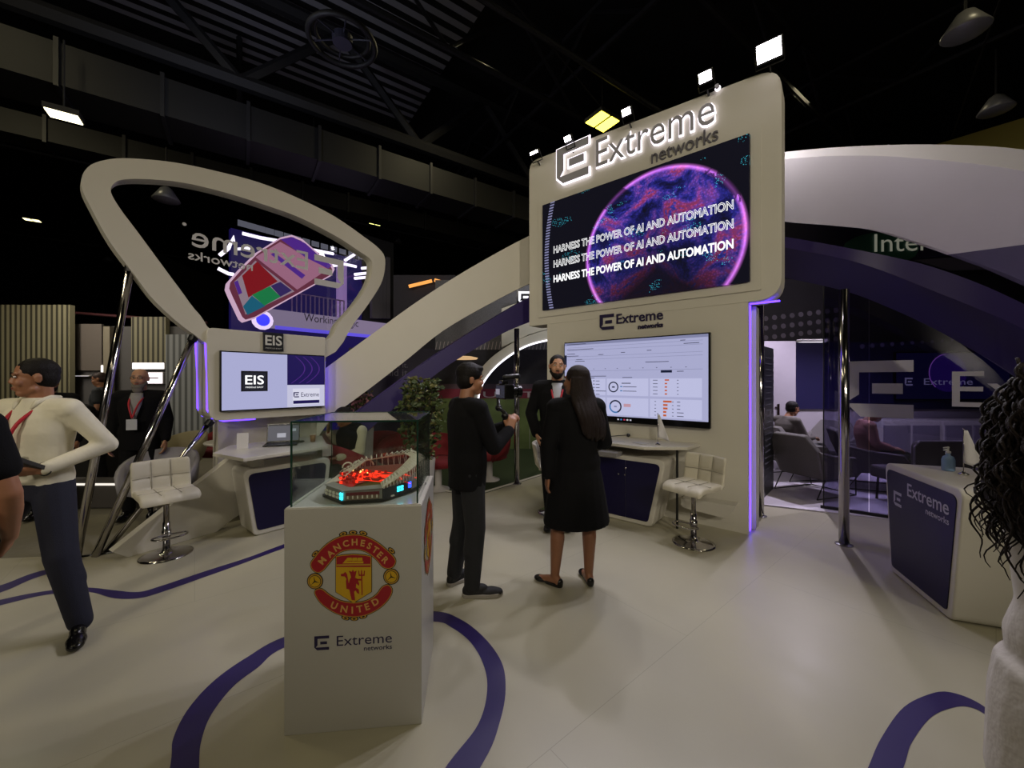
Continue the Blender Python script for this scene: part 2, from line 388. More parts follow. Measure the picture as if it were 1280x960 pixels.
def person(label, loc, yaw, pose=None, H=1.72, seat=False, skin=SKIN_M, hair=HAIR_B, hairstyle='short', top='suit', topm=BLACK2, legs='trousers', legm=BLACK2, shoem=LEATHER, fem=False,
           lanyard=False, beard=None, glasses=False, shirtm=None, voxel=.009, belly=0.0, feet=True, sole=None, longsleeve=True, group=None, vest=None, tunic=None):
    J = dict(BASE)
    if seat: J.update(SEAT)
    if pose: J.update(pose)
    s = H/1.72; root = thing('person', label, 'person', loc, yaw, group); Wr = W[root.name]
    R = (Matrix.Rotation(J['hy'],4,'Z') @ Matrix.Rotation(J['hp'],4,'X') @ Matrix.Rotation(J['hr'],4,'Y')).to_3x3(); hc = Vector(J['Hd'])
    def fin(mb, *a, **k):
        mb.v = [tuple(Vector(v)*s) for v in mb.v]; return mb.solid(*a, **k)
    # body
    b = MB(); torso(b, J, -.014, 0, fem=fem, belly=belly)
    b.cap(lerp(J['C'],J['N'],.9), hc+R@Vector((0,-.02,-.06)), .058 if not fem else .048, .054 if not fem else .045)
    head_geo(b, hc, R, fem)
    for S in ('L','R'):
        k = .88 if fem else 1
        b.cap(J[S+'S'],J[S+'E'],.046*k,.038*k); b.cap(J[S+'E'],lerp(J[S+'E'],J[S+'W'],.35),.038*k,.040*k); b.cap(lerp(J[S+'E'],J[S+'W'],.35),J[S+'W'],.040*k,.026*k)
        hand_geo(b, J[S+'W'], J[S+'d'], J[S+'n'], J[S+'t'], J.get('curl'+S,J['curl']), L=.9 if fem else 1.0)
        hp,kn,an = J[S+'H'],J[S+'K'],J[S+'A']
        b.cap(hp,kn,.080,.054); b.cap(kn,lerp(kn,an,.3)+Vector((0,-.014,0)),.052,.056); b.cap(lerp(kn,an,.3)+Vector((0,-.014,0)),an,.056,.034)
        t = J[S+'T']; fd = Vector((-math.sin(t),math.cos(t),0)); A = Vector(an)
        b.cap(A,A+fd*-.03+Vector((0,0,-.045)),.033,.03); b.cap(A+fd*.0+Vector((0,0,-.03)),A+fd*.15+Vector((0,0,-.062)),.034,.022)
    body = fin(b,'body',skin,root,voxel=voxel,it=2)
    face_bits(root,hc,R,s,hair,glasses)
    f = lambda x,y,z: hc + R @ Vector((x,y,z))
    # hair
    if hairstyle:
        h = MB()
        if hairstyle == 'short': h.ell(f(0,-.020,.040),(.081,.094,.082),R=R); h.ell(f(0,-.036,.0),(.079,.072,.078),R=R)
        elif hairstyle == 'full': h.ell(f(0,-.018,.050),(.088,.104,.088),R=R); h.ell(f(0,-.038,.0),(.086,.078,.088),R=R); h.ell(f(0,.05,.085),(.06,.045,.03),R=R)
        elif hairstyle == 'thin': h.ell(f(0,-.034,.0),(.0785,.072,.07),R=R); h.ell(f(0,-.022,.032),(.0765,.0895,.082),R=R)
        elif hairstyle == 'cap': h.ell(f(0,-.014,.05),(.086,.1,.075),R=R); h.ell(f(0,.09,.045),(.06,.05,.012),R=R)
        elif hairstyle == 'long':
            h.ell(f(0,-.022,.042),(.088,.098,.086),R=R); h.ell(f(0,-.042,-.01),(.09,.075,.10),R=R)
            for k in range(31):
                a = -1.6+3.2*k/30; x = .088*math.sin(a); y = -.03-.065*math.cos(a); z0 = -.02
                end = -.40-.05*math.cos(a*1.3)+random.uniform(-.025,.025)
                ww = .014*math.sin(k*2.3); pts = [f(x,y,z0+.05),f(x*1.5+.01,y*1.15-.015,-.12),f(x*2.0+.03+ww,y*1.1-.085,-.26),f(x*2.0+.05-ww,y*.9-.12,(end-.26)/2-.04),f(x*1.8+.06+ww,y*.9-.11,end)]
                pts = catmull(pts,4); n_ = len(pts); h.tube(pts,[.020*(1-.55*(i/(n_-1))**2) for i in range(n_)],n=7)
        fin(h,'hair',hair,root,voxel=.007 if hairstyle != 'long' else .0075,it=1)
    if beard:
        d = MB(); d.ell(f(0,.046,-.088),(.048,.046,.04),R=R); d.cap(f(-.058,.01,-.05),f(-.03,.05,-.085),.018,.024); d.cap(f(.058,.01,-.05),f(.03,.05,-.085),.018,.024); d.ell(f(0,.096,-.046),(.026,.008,.006),R=R)
        if beard == 'big': d.ell(f(0,.05,-.125),(.05,.042,.05),R=R); d.ell(f(0,.055,-.095),(.056,.044,.035),R=R)
        fin(d,'beard',HAIR_G if beard == 'big' else hair,root,voxel=.006,it=1)
    # upper garment
    g = {'suit':.022,'shirt':.012,'tee':.014,'coat':.026,'sweater':.018}[top]; u = MB(); hem = None
    P_ = Vector(J['P'])
    if top in ('suit',) and not seat: hem = [(P_.x,P_.y-.005,P_.z-.15,.185,.135),(P_.x,P_.y,P_.z-.08,.19,.135)]
    if top == 'coat': hem = [(P_.x,P_.y,.475,.265,.2),(P_.x,P_.y,.50,.268,.202),(P_.x,P_.y,.70,.235,.175),(P_.x,P_.y,.86,.205,.155)]
    if top in ('tee','sweater') and not seat: hem = [(P_.x,P_.y,P_.z-.06,.185,.135)]
    if tunic: hem = [(P_.x,P_.y+.01,tunic,.215,.19),(P_.x,P_.y+.01,P_.z-.14,.21,.18),(P_.x,P_.y,P_.z-.04,.195,.155)]
    torso(u, J, g, -.02 if not seat else .02, top=True, fem=fem, belly=belly, hem=hem)
    for S in ('L','R'):
        a,e_,w_ = Vector(J[S+'S']),Vector(J[S+'E']),Vector(J[S+'W'])
        u.cap(a,e_,.052+g*.9,.043+g*.8)
        if top == 'tee' or not longsleeve: u.v = u.v; 
        if longsleeve and top != 'tee': u.cap(e_,lerp(e_,w_,.93),.043+g*.8,.030+g*.8)
    if top == 'tee':
        u = MB(); torso(u, J, g, -.02, fem=fem, belly=belly, hem=hem)
        for S in ('L','R'): u.cap(J[S+'S'],lerp(J[S+'S'],J[S+'E'],.62),.052+g,.052+g*.9)
    nm = {'suit':'jacket','shirt':'shirt','tee':'t_shirt','coat':'coat','sweater':'sweater'}[top]
    fin(u,nm,topm,root,voxel=max(voxel,.010),it=3)
    if vest: v_ = MB(); Jv = dict(J); Jv['LS'] = lerp(J['LS'],J['N'],.35); Jv['RS'] = lerp(J['RS'],J['N'],.35); torso(v_,Jv,g+.02,0,fem=fem); fin(v_,'vest',vest,root,voxel=.011,it=2)
    C_,N_ = Vector(J['C']),Vector(J['N'])
    rot = math.atan2((Vector(J['RS'])-Vector(J['LS'])).y,(Vector(J['RS'])-Vector(J['LS'])).x)
    Rt = Matrix.Rotation(rot,3,'Z')
    def ch(x,y,z): return (C_ + (N_-C_)*(z/.19) + Rt @ Vector((x,y,0)))*s      # a point on the chest, z above the chest line
    if shirtm:
        y1 = .127+g+belly*.5
        p = MB(); n = 6; rows = [(-.12,.012,y1-.002),(-.04,.034,y1+.001),(.06,.056,y1-.010),(.13,.060,y1-.034),(.185,.050,y1-.060)]
        Vv = []; Fc = []
        for z,hw,y in rows:
            for i in range(n): x = -hw+2*hw*i/(n-1); Vv.append(ch(x,y-.9*x*x*6,z)); 
        for i in range(len(rows)-1):
            for j in range(n-1): Fc.append((i*n+j,i*n+j+1,(i+1)*n+j+1,(i+1)*n+j))
        p.add(Vv,Fc); o = p.build('shirt_front',shirtm,root,smooth=True); q = o.modifiers.new('t','SOLIDIFY'); q.thickness = .012; q.offset = 0
        c2 = MB()
        for k in (-1,1): c2.tube([ch(k*.055,-.03,.20),ch(k*.060,.03,.185),ch(k*.03,.075,.14),ch(k*.045,.085,.105)],[.010,.012,.013,.004],n=6)
        c2.v = c2.v; c2.build('collar',shirtm,root,smooth=True)
    if lanyard:
        y1 = .147+g+belly*.8; l = MB(); pts = [ch(-.055,-.03,.20),ch(-.062,.055,.16),ch(-.04,y1-.010,.06),ch(0,y1+.012,-.09)]
        pr = [ch(.055,-.03,.20),ch(.062,.055,.16),ch(.04,y1-.010,.06),ch(0,y1+.012,-.09)]
        for q in (pts,pr): l.tube(catmull(q,5),.0095,n=6)
        lo = l.build('lanyard',LAN,root,smooth=True)
        bd = MB(); c = ch(0,y1+.016,-.16); bd.box((0,0,0),(.095,.006,.12),BADGE,T=Matrix.Translation(c)@Matrix.Rotation(rot,4,'Z')); bd.build('badge',None,root,bevel=.002)
    # legs
    if legs == 'trousers':
        t = MB()
        c = Vector(J['P']); t.loft([(c.x,c.y,c.z-.09,.155,.12),(c.x,c.y,c.z,.178,.130),(c.x,c.y,c.z+.10,.158,.118)])
        for S in ('L','R'):
            hp,kn,an = Vector(J[S+'H']),Vector(J[S+'K']),Vector(J[S+'A']); t.cap(hp,kn,.099,.078); t.cap(kn,an+Vector((0,-.010,.0)),.079,.060); t.cap(kn,lerp(kn,an,.4)+Vector((0,-.014,0)),.07,.072)
        fin(t,'trousers',legm,root,voxel=.011,it=3)
    elif legs == 'skirt': pass
    if feet:
        for S in ('L','R'):
            A = Vector(J[S+'A']); t = J[S+'T']; fd = Vector((-math.sin(t),math.cos(t),0)); z = A.z-.085; h = MB()
            RR = Matrix.Rotation(t,3,'Z'); q = lambda y,zz: Vector((A.x,A.y,z))+fd*y+Vector((0,0,zz))
            if legs == 'trousers':
                h.ell(q(-.04,.045),(.036,.042,.043),R=RR); h.cap(q(-.03,.036),q(.06,.034),.037,.038); h.ell(q(.12,.030),(.046,.085,.032),R=RR); h.ell(q(.17,.026),(.04,.05,.026),R=RR); h.cap(q(-.01,.075),q(.0,.095),.042,.040); h.ell(q(.05,.055),(.036,.06,.035),R=RR)
            else:
                h.ell(q(-.045,.038),(.03,.025,.034),R=RR); h.cap(q(-.04,.02),q(.06,.022),.028,.03); h.ell(q(.13,.024),(.041,.058,.024),R=RR)
            h.v = [(v[0],v[1],max(v[2],z+.004)) for v in h.v]
            sh = fin(h,'shoe',shoem,root,voxel=.006,it=2)
            if sole:
                so = MB(); so.prism([(Vector((A.x,A.y,0))+fd*y+RR@Vector((x,0,0))).xy[:] for y,x in ((-.085,0),(-.07,.03),(0,.04),(.1,.052),(.18,.045),(.222,.0),(.18,-.045),(.1,-.05),(0,-.04),(-.07,-.03))], z, z+.028)
                so.v = [tuple(Vector(v)*s) for v in so.v]; so.build('sole',sole,sh,bevel=.006)
    return root
# ------------------------------------------------------------------ materials of the place
WHITE = mat('white_gloss_laminate','c9c5ba',.32,noise=.02,scale=3)
WHITEM = mat('white_painted_board','cdc9bd',.55,noise=.03,scale=3,bump=.03,bscale=90)
PURP = mat('purple_vinyl','281a58',.42,noise=.06,scale=5)
NAVY = mat('navy_gloss_panel','151138',.38,noise=.06,scale=5,spec=.3)
VIOLET = glow('violet_led_strip','5a35ff',5.0)
CHROME = mat('polished_steel','b9b6b8',.12,1.0,noise=.03); STEEL = mat('brushed_steel','9a979c',.25,1.0,noise=.05,stretch=(30,30,1))
DARK = mat('dark_ceiling_paint','141416',.9,noise=.25,scale=2); DARK2 = mat('dark_steelwork','17171a',.7,noise=.25,scale=4); DUCT = mat('dusty_duct_sheet','0d0d0f',.6,noise=.3,scale=2.5)
BEZ = mat('black_bezel','09090b',.25); INK = mat('logo_purple_ink','1e1440',.5); GREYL = mat('grey_sign_face','9b9aa2',.5)
SEATW = mat('cream_leatherette','cbc5b3',.45,noise=.03,bump=.15,bscale=300); SEAM = mat('seam_thread','8f8a7c',.7)  # seam thread is a darker beige than the leatherette
RED = mat('red_fabric','70101a',.8,noise=.15); GREYF = mat('grey_felt','6a6664',.95,noise=.15,scale=60,bump=.3,bscale=300); BLKM = mat('black_powder_coat','0c0c0d',.4)
HALO = glow('sign_halo_light','fff4ff',2.2)

# ------------------------------------------------------------------ floors
def floormat():
    m = bpy.data.materials.new('cream_vinyl_floor'); m.use_nodes = True; nt = m.node_tree; N = nt.nodes; L = nt.links; b = N['Principled BSDF']
    tc = N.new('ShaderNodeTexCoord'); mp = N.new('ShaderNodeMapping'); mp.inputs['Rotation'].default_value = (0,0,math.radians(-39)); L.new(tc.outputs['Object'], mp.inputs[0])
    nz = N.new('ShaderNodeTexNoise'); nz.inputs['Scale'].default_value = 1.2; nz.inputs['Detail'].default_value = 5; L.new(mp.outputs[0], nz.inputs['Vector'])
    br = N.new('ShaderNodeTexBrick'); br.inputs['Scale'].default_value = 1; br.inputs['Brick Width'].default_value = 2.4; br.inputs['Row Height'].default_value = 1.22; br.inputs['Mortar Size'].default_value = .0016
    br.inputs['Color1'].default_value = (1,1,1,1); br.inputs['Color2'].default_value = (1,1,1,1); br.inputs['Mortar'].default_value = (.72,.72,.72,1); L.new(mp.outputs[0], br.inputs['Vector'])
    mx = N.new('ShaderNodeMix'); mx.data_type = 'RGBA'; mx.inputs['A'].default_value = (*srgb('a6a18c'),1); mx.inputs['B'].default_value = (*srgb('b5b09c'),1); L.new(nz.outputs['Fac'], mx.inputs['Factor'])
    m2 = N.new('ShaderNodeMix'); m2.data_type = 'RGBA'; m2.blend_type = 'MULTIPLY'; m2.inputs['Factor'].default_value = 1; L.new(mx.outputs['Result'], m2.inputs['A']); L.new(br.outputs['Color'], m2.inputs['B'])
    L.new(m2.outputs['Result'], b.inputs['Base Color'])
    n3 = N.new('ShaderNodeTexNoise'); n3.inputs['Scale'].default_value = 6; L.new(tc.outputs['Object'], n3.inputs['Vector'])
    mr = N.new('ShaderNodeMapRange'); mr.inputs['To Min'].default_value = .26; mr.inputs['To Max'].default_value = .42; L.new(n3.outputs['Fac'], mr.inputs['Value']); L.new(mr.outputs[0], b.inputs['Roughness'])
    return m
FLOOR = floormat(); CARPET = mat('grey_hall_carpet','787363',.95,noise=.15,scale=20,bump=.3,bscale=200); GRASS = mat('green_turf_carpet','2a3a18',.95,noise=.3,scale=60,bump=.6,bscale=250)
LFLOOR = mat('pale_lounge_floor','cfc8d4',.4,noise=.03)
b = MB(); b.flat([(-30,-12),(30,-12),(30,40),(-30,40)],-.012); b.build('floor',CARPET,kind='structure')
b = MB(); edge = [(-7,-5),(8,-5),(8,5.2),(4.9,4.25),(2.9,5.15),(.9,6.6)]+[G(690,590).xy[:],G(592,620).xy[:],G(540,612).xy[:],(-1.2,5.9),(-3.1,4.55),(-3.75,3.62),(-5.4,3.45),(-7,3.4)]
b.prism(edge,-.011,0); b.build('floor',FLOOR,kind='structure')
b = MB(); b.prism([(-1.5,6.0)]+[G(541,612).xy[:],G(592,621).xy[:],G(690,590.5).xy[:],(1.0,6.7),(3.2,10.4),(-3.2,10.4)],-.01,.004); b.build('floor',GRASS,kind='structure')
b = MB(); pts = [G(540,611.5),G(592,620),G(690,590)]; b.tube([p+Vector((0,0,.006)) for p in pts],.018,n=6); b.build('trim_1',WHITEM,kind='structure')
b = MB(); b.prism([(2.95,5.2),(4.9,4.28),(9.5,4.9),(9.5,7.5),(3.3,7.5)],-.010,.003); b.build('floor',LFLOOR,kind='structure')
def band(name, a, c, closed=False):
    A = [G(*p) for p in a]; C_ = [G(*p) for p in c]
    A = catmull(A,6,closed); C_ = catmull(C_,6,closed); mb = MB(); n = len(A)
    V = [(p.x,p.y,.0016) for p in A]+[(p.x,p.y,.0016) for p in C_]
    mb.add(V,[(i,(i+1)%n,n+(i+1)%n,n+i) for i in range(n if closed else n-1)]); return mb.build(name,PURP,kind='structure')
ringA = [(540,764),(575,774),(605,797),(627,828),(632,862),(625,902),(603,955)]
ringB = [(540,777),(565,785),(588,803),(604,830),(609,862),(598,905),(560,955)]
A = [G(*p) for p in ringA]+[Vector((-.35,1.27,0)),Vector((-.75,1.12,0)),Vector((-1.15,1.25,0))]+[G(*p) for p in [(213,957),(217,922),(237,884),(270,849),(310,821),(356,796),(450,768)]]
B = [G(*p) for p in ringB]+[Vector((-.40,1.38,0)),Vector((-.75,1.24,0)),Vector((-1.08,1.36,0))]+[G(*p) for p in [(249,957),(252,925),(265,892),(292,858),(322,835),(357,809),(452,781)]]
A = catmull(A,6,True); B = catmull(B,6,True); mb = MB(); n = len(A)
mb.add([(p.x,p.y,.0016) for p in A+B],[(i,(i+1)%n,n+(i+1)%n,n+i) for i in range(n)]); mb.build('trim_2',PURP,kind='structure')
band('trim_3',[(-90,758),(0,732),(43,716),(100,702)],[(-90,766),(0,741),(43,723),(100,706)])
band('trim_4',[(-90,772),(0,750),(50,740),(93,735),(117,735),(143,738),(173,740),(200,733),(260,713),(310,697),(353,681),(400,665)],[(-90,780),(0,757),(50,745),(93,740),(117,741),(143,748),(173,748),(200,741),(260,720),(310,702),(353,686),(400,669)])
band('trim_5',[(1060,1020),(1085,960),(1102,922),(1130,884),(1165,867),(1190,866),(1225,880),(1262,911),(1330,960)],[(1105,1020),(1130,958),(1140,928),(1165,896),(1195,884),(1215,885),(1232,894),(1260,916),(1315,965)])
b = MB(); b.tube([G(60,702)+Vector((0,0,.004)),G(150,690)+Vector((0,0,.004))],.012,n=6); b.build('trim_6',BLKM,kind='structure')

# ------------------------------------------------------------------ main tower
TW = Frame((2.458,4.083,0),(.769,-.639)); EI = Frame((-3.24,4.35,0),(.643,.766))
tower = thing('exhibition_tower','tall white stand tower with rounded overhanging sign box, purple edge lighting and wall screen','tower',TW.at(-1.27,0,-.2))
b = MB(); b.box((-1.265,1.21,-.2),(2.53,2.42,.40)); b.build('lower_wall',WHITEM,tower,TW.M)
box = rounded([(-2.86,2.42),(.29,2.42),(.29,4.74),(-2.86,4.90)],[.03,.22,.22,.16],7)
b = MB(); b.prism(box,-.30,.0); b.build('sign_box',WHITEM,tower,TW.M,bevel=.006)
b = MB(); b.ring(rrect(-2.68,2.53,.12,4.24,.01,1),rrect(-2.59,2.62,.025,4.155,.01,1),.0,.014); b.build('screen_surround',WHITEM,tower,TW.M)
b = MB(); b.box((.003,1.205,-.11),(.012,2.39,.045)); b.box((.13,2.416,-.11),(.27,.012,.045)); b.build('edge_light',VIOLET,tower,TW.M)
b = MB(); b.box((.02,1.2,-.30),(.05,2.4,.2)); b.build('side_post',WHITEM,tower,TW.M)
led = glow('black_led_tile','020208',.5)
def planet():
    m = bpy.data.materials.new('led_planet_picture'); m.use_nodes = True; nt = m.node_tree; N = nt.nodes; L = nt.links
    b = N['Principled BSDF']; b.inputs['Base Color'].default_value = (.003,.003,.003,1); b.inputs['Roughness'].default_value = .7; b.inputs['Specular IOR Level'].default_value = .1
    def nd(t, **k):
        x = N.new(t)
        for a,v in k.items(): setattr(x,a,v)
        return x
    def math_(op,a,b_=None,c=None):
        x = nd('ShaderNodeMath',operation=op)
        for i,v in enumerate((a,b_,c)):
            if v is None: continue
            if isinstance(v,(int,float)): x.inputs[i].default_value = v
            else: L.new(v,x.inputs[i])
        return x.outputs[0]
    tc = nd('ShaderNodeTexCoord'); sp = nd('ShaderNodeSeparateXYZ'); L.new(tc.outputs['Object'],sp.inputs[0]); u,v = sp.outputs[0],sp.outputs[1]
    cu,cv,R = -.93,3.17,.93
    du = math_('SUBTRACT',u,cu); dv = math_('SUBTRACT',v,cv)
    q = math_('DIVIDE',math_('SQRT',math_('ADD',math_('MULTIPLY',du,du),math_('MULTIPLY',dv,dv))),R)
    inside = math_('LESS_THAN',q,1.0)
    rim = math_('POWER',math_('MAXIMUM',math_('SUBTRACT',1.0,math_('MULTIPLY',math_('ABSOLUTE',math_('SUBTRACT',q,.985)),22.0)),0.0),1.6)
    n1 = nd('ShaderNodeTexNoise'); n1.inputs['Scale'].default_value = 2.3; n1.inputs['Detail'].default_value = 7; n1.inputs['Roughness'].default_value = .65; n1.inputs['Distortion'].default_value = .6; L.new(tc.outputs['Object'],n1.inputs['Vector'])
    cr = nd('ShaderNodeValToRGB'); L.new(n1.outputs['Fac'],cr.inputs[0]); e = cr.color_ramp.elements
    e[0].position = .33; e[0].color = (*srgb('050518'),1); e[1].position = .74; e[1].color = (*srgb('1c2890'),1)
    for p,c in ((.41,'12145a'),(.47,'3432a8'),(.53,'7a4cc0'),(.565,'a848a0'),(.60,'b84468'),(.64,'4448c8')):
        k = e.new(p); k.color = (*srgb(c),1)
    # dimmer towards the lower middle of the ball, as the picture on the screen shows
    fall = nd('ShaderNodeMapRange'); L.new(math_('ADD',dv,math_('MULTIPLY',math_('ABSOLUTE',du),.75)),fall.inputs['Value'])
    fall.inputs['From Min'].default_value = -.25; fall.inputs['From Max'].default_value = .75; fall.inputs['To Min'].default_value = .015; fall.inputs['To Max'].default_value = .95
    vor = nd('ShaderNodeTexVoronoi'); vor.inputs['Scale'].default_value = 38; L.new(tc.outputs['Object'],vor.inputs['Vector'])
    dots = math_('ADD',.62,math_('MULTIPLY',math_('LESS_THAN',vor.outputs['Distance'],.42),.38))
    inn = math_('MULTIPLY',math_('MULTIPLY',inside,fall.outputs[0]),dots)
    # cyan dust in slanting bands
    mp = nd('ShaderNodeMapping'); mp.inputs['Rotation'].default_value = (0,0,.6); mp.inputs['Scale'].default_value = (1.1,2.6,1); L.new(tc.outputs['Object'],mp.inputs[0])
    n2 = nd('ShaderNodeTexNoise'); n2.inputs['Scale'].default_value = 1.7; n2.inputs['Detail'].default_value = 2; L.new(mp.outputs[0],n2.inputs['Vector'])
    v2 = nd('ShaderNodeTexVoronoi'); v2.inputs['Scale'].default_value = 60; L.new(tc.outputs['Object'],v2.inputs['Vector'])
    dust = math_('MULTIPLY',math_('GREATER_THAN',n2.outputs['Fac'],.60),math_('LESS_THAN',v2.outputs['Distance'],.30))
    # striped arc at the left edge
    d2u = math_('SUBTRACT',u,.55); d2v = math_('SUBTRACT',v,3.35); q2 = math_('SQRT',math_('ADD',math_('MULTIPLY',d2u,d2u),math_('MULTIPLY',d2v,d2v)))
    arc = math_('MULTIPLY',math_('LESS_THAN',math_('ABSOLUTE',math_('SUBTRACT',q2,3.06)),.035),math_('GREATER_THAN',math_('FRACT',math_('MULTIPLY',v,26.0)),.5))
    def scale(col,f): 
        x = nd('ShaderNodeVectorMath',operation='SCALE')
        if isinstance(col,tuple): x.inputs[0].default_value = col
        else: L.new(col,x.inputs[0])
        L.new(f,x.inputs['Scale']); return x.outputs[0]
    def vadd(a,c): x = nd('ShaderNodeVectorMath',operation='ADD'); L.new(a,x.inputs[0]); L.new(c,x.inputs[1]); return x.outputs[0]
    s_ = scale(cr.outputs[0],inn)
    hue = nd('ShaderNodeMix',data_type='RGBA'); hue.inputs['A'].default_value = (*srgb('b040e8'),1); hue.inputs['B'].default_value = (*srgb('ff9cf0'),1); L.new(n1.outputs['Fac'],hue.inputs['Factor'])
    s_ = vadd(s_,scale(hue.outputs['Result'],math_('MULTIPLY',rim,math_('ADD',.25,math_('MULTIPLY',math_('GREATER_THAN',n1.outputs['Fac'],.42),.9)))))
    s_ = vadd(s_,scale(tuple(srgb('38b8d0')),math_('MULTIPLY',dust,.8))); s_ = vadd(s_,scale(tuple(srgb('a8a8d8')),math_('MULTIPLY',arc,.6)))
    base = nd('ShaderNodeVectorMath',operation='ADD'); L.new(s_,base.inputs[0]); base.inputs[1].default_value = (.004,.004,.010)
    L.new(base.outputs[0],b.inputs['Emission Color']); b.inputs['Emission Strength'].default_value = .95
    return m
vw = thing('video_wall','large video wall showing a glowing violet planet behind three lines of white capitals','screen',TW.at(-1.28,2.62,.02))
b = MB(); b.box((-1.2825,3.3875,.03),(2.60,1.525,.03)); b.build('display',planet(),vw,TW.M)
WT = glow('white_screen_text','ffffff',1.3)
def tx_outline(body):
    key = (body,'out',0)
    if key in _TC: return
    cu = bpy.data.curves.new('t','FONT'); cu.body = body; cu.fill_mode = 'NONE'; cu.bevel_depth = .022; cu.bevel_resolution = 0; cu.resolution_u = 2; cu.offset = .01
    ob = bpy.data.objects.new('t',cu); COL.objects.link(ob); dg = bpy.context.evaluated_depsgraph_get(); me = ob.evaluated_get(dg).to_mesh()
    V = [v.co.copy() for v in me.vertices]; Fc = [tuple(p.vertices) for p in me.polygons]; ob.evaluated_get(dg).to_mesh_clear(); bpy.data.objects.remove(ob)
    _TC[key] = (V,Fc,min(v.x for v in V),max(v.x for v in V),min(v.y for v in V),max(v.y for v in V))
body = 'HARNESS THE POWER OF AI AND AUTOMATION'; tx_outline(body)
for (yl,yr,bo) in ((352,312.5,.03),(331,290.5,'out'),(313,267,'out')):
    a = TW.px(692,yl,.046); c = TW.px(917,yr,.046); h = 12.5/F*4.1
    b = MB(); b.text(body,a[0],(a[1]+c[1])/2,.0465,width=c[0]-a[0],height=h,bold=bo); b.build('caption_line',WT,vw,TW.M)
# illuminated lettering over the screen
sg = thing('illuminated_sign','halo lit grey letters and bracket mark along the top of the tower','sign',TW.at(-1.4,4.3,.03))
ml = TW.px(696,232,.05); mh = .50
u0,v0 = TW.px(745,210,.05); u1,_ = TW.px(893,160,.05)
vb = 4.40
HW,HM = [],[]
b = MB(); logo(b,ml[0]+.0,ml[1]-.0,mh,.055,GREYL,ext=.01); b.build('mark',None,sg,TW.M)
b = MB(); b.text('Extreme',u0,vb,.052,width=u1-u0,height=.355,m=GREYL,bold=-.004,ext=.008); b.build('lettering',None,sg,TW.M)
un0,_ = TW.px(813,203,.05); un1,_ = TW.px(897,184,.05)
b = MB(); b.text('networks',un0,4.205,.022,width=un1-un0,height=.17,m=mat('slate_sign_letters','5c5a62',.5),bold=.0,ext=.015); b.build('lettering',None,sg,TW.M)
b = MB(); b.lathe([(.02,0),(.02,.03)],(0,0,0),GREYL,12,T=Matrix.Translation((u1+.03,vb+.36,.055))); b.build('dot',None,sg,TW.M)
b = MB(); b.text('Extreme',u0-.012,vb-.012,.028,width=u1-u0+.024,height=.379,m=HALO,bold=.018,ext=.008)
q = [(ml[0]-.02+x*(mh+.04),ml[1]-.02+y*(mh+.04)) for x,y in [(0,1),(1,1),(1,.77),(.25,.77),(.25,.4),(.14,.23),(1,.23),(1,0),(.2,0),(0,.2)]]; b.prism(q,.026,.036,HALO)
b.box((ml[0]+.62*mh,ml[1]+.5*mh,.031),(.29,.14,.01),HALO); b.lathe([(.03,0),(.03,.008)],(0,0,0),HALO,12,T=Matrix.Translation((u1+.03,vb+.36,.028))); b.build('halo_light',None,sg,TW.M)
# flat logo over the tv
lg = thing('wall_logo','small dark bracket mark and lettering between the video wall and the dashboard screen','sign',TW.at(-1.3,2.1,0))
a = TW.px(750,411); h = TW.px(750,395)[1]-a[1]; b = MB(); logo(b,a[0],a[1]-.02,h+.03,.012,INK,ext=.012); b.build('mark',None,lg,TW.M)
a = TW.px(771,406); c = TW.px(829,401); b = MB(); b.text('Extreme',a[0],a[1]+.01,.012,width=c[0]-a[0],height=.125,m=INK,ext=.012,bold=.01); b.build('lettering',None,lg,TW.M)
a = TW.px(798,410); c = TW.px(829,406); b = MB(); b.text('networks',a[0],a[1]-.015,.012,width=c[0]-a[0],height=.06,m=INK,ext=.012,bold=.03); b.build('lettering',None,lg,TW.M)
# dashboard tv
tv = thing('wall_television','large wall screen with a pale dashboard of ring charts and orange bars','television',TW.at(-1.2,1.2,0))
L0 = -2.205; R0 = -.345; B0 = 1.075; T0 = 2.13
b = MB(); b.box(((L0+R0)/2,(B0+T0)/2,.035),(R0-L0,T0-B0,.05)); b.build('casing',BEZ,tv,TW.M,bevel=.006)
DSP = glow('dashboard_white','b9bbe2',.86); D2 = glow('dashboard_card','c8caee',.92); D3 = glow('dashboard_grey','9396bd',.8); DN = glow('dashboard_navy','16203f',.7); DO = glow('dashboard_orange','d9683a',.8); DB = glow('dashboard_blue','3a7fc0',.8); DT = glow('dashboard_text','4a4c6a',.7)
w = .061; L1,R1,B1,T1 = L0+.012,R0-.02,B0+.075,T0-.015; sw = R1-L1; sh = T1-B1
b = MB(); b.box(((L1+R1)/2,(B1+T1)/2,w),(sw,sh,.002),DSP)
def X(t): return L1+sw*t
def Yv(t): return B1+sh*t
def rc(x0,y0,x1,y1,m,k=1): b.flat([(X(x0),Yv(y0)),(X(x1),Yv(y0)),(X(x1),Yv(y1)),(X(x0),Yv(y1))],w+.0012+.0004*k,m)
rc(0,.965,1,1,D3,0)
for y in (.93,.885,.80,.76,.60): rc(.03,y,.97,y+.004,D3)
rc(0,.66,.018,.83,DN); rc(.72,.565,.79,.595,DN,2)
for x,y,l in ((.02,.975,.16),(.02,.90,.22),(.02,.84,.07),(.02,.81,.10),(.28,.815,.04),(.45,.83,.03),(.63,.84,.03),(.09,.735,.08),(.86,.90,.09),(.84,.94,.03),(.62,.695,.15),(.19,.525,.15),(.21,.50,.04),(.46,.505,.07),(.10,.76,.05),(.82,.575,.04)): rc(x,y,x+l,y+.008,DT,2)
for i in range(10): rc(.06+i*.09,.625,.068+i*.09,.632,DT,2)
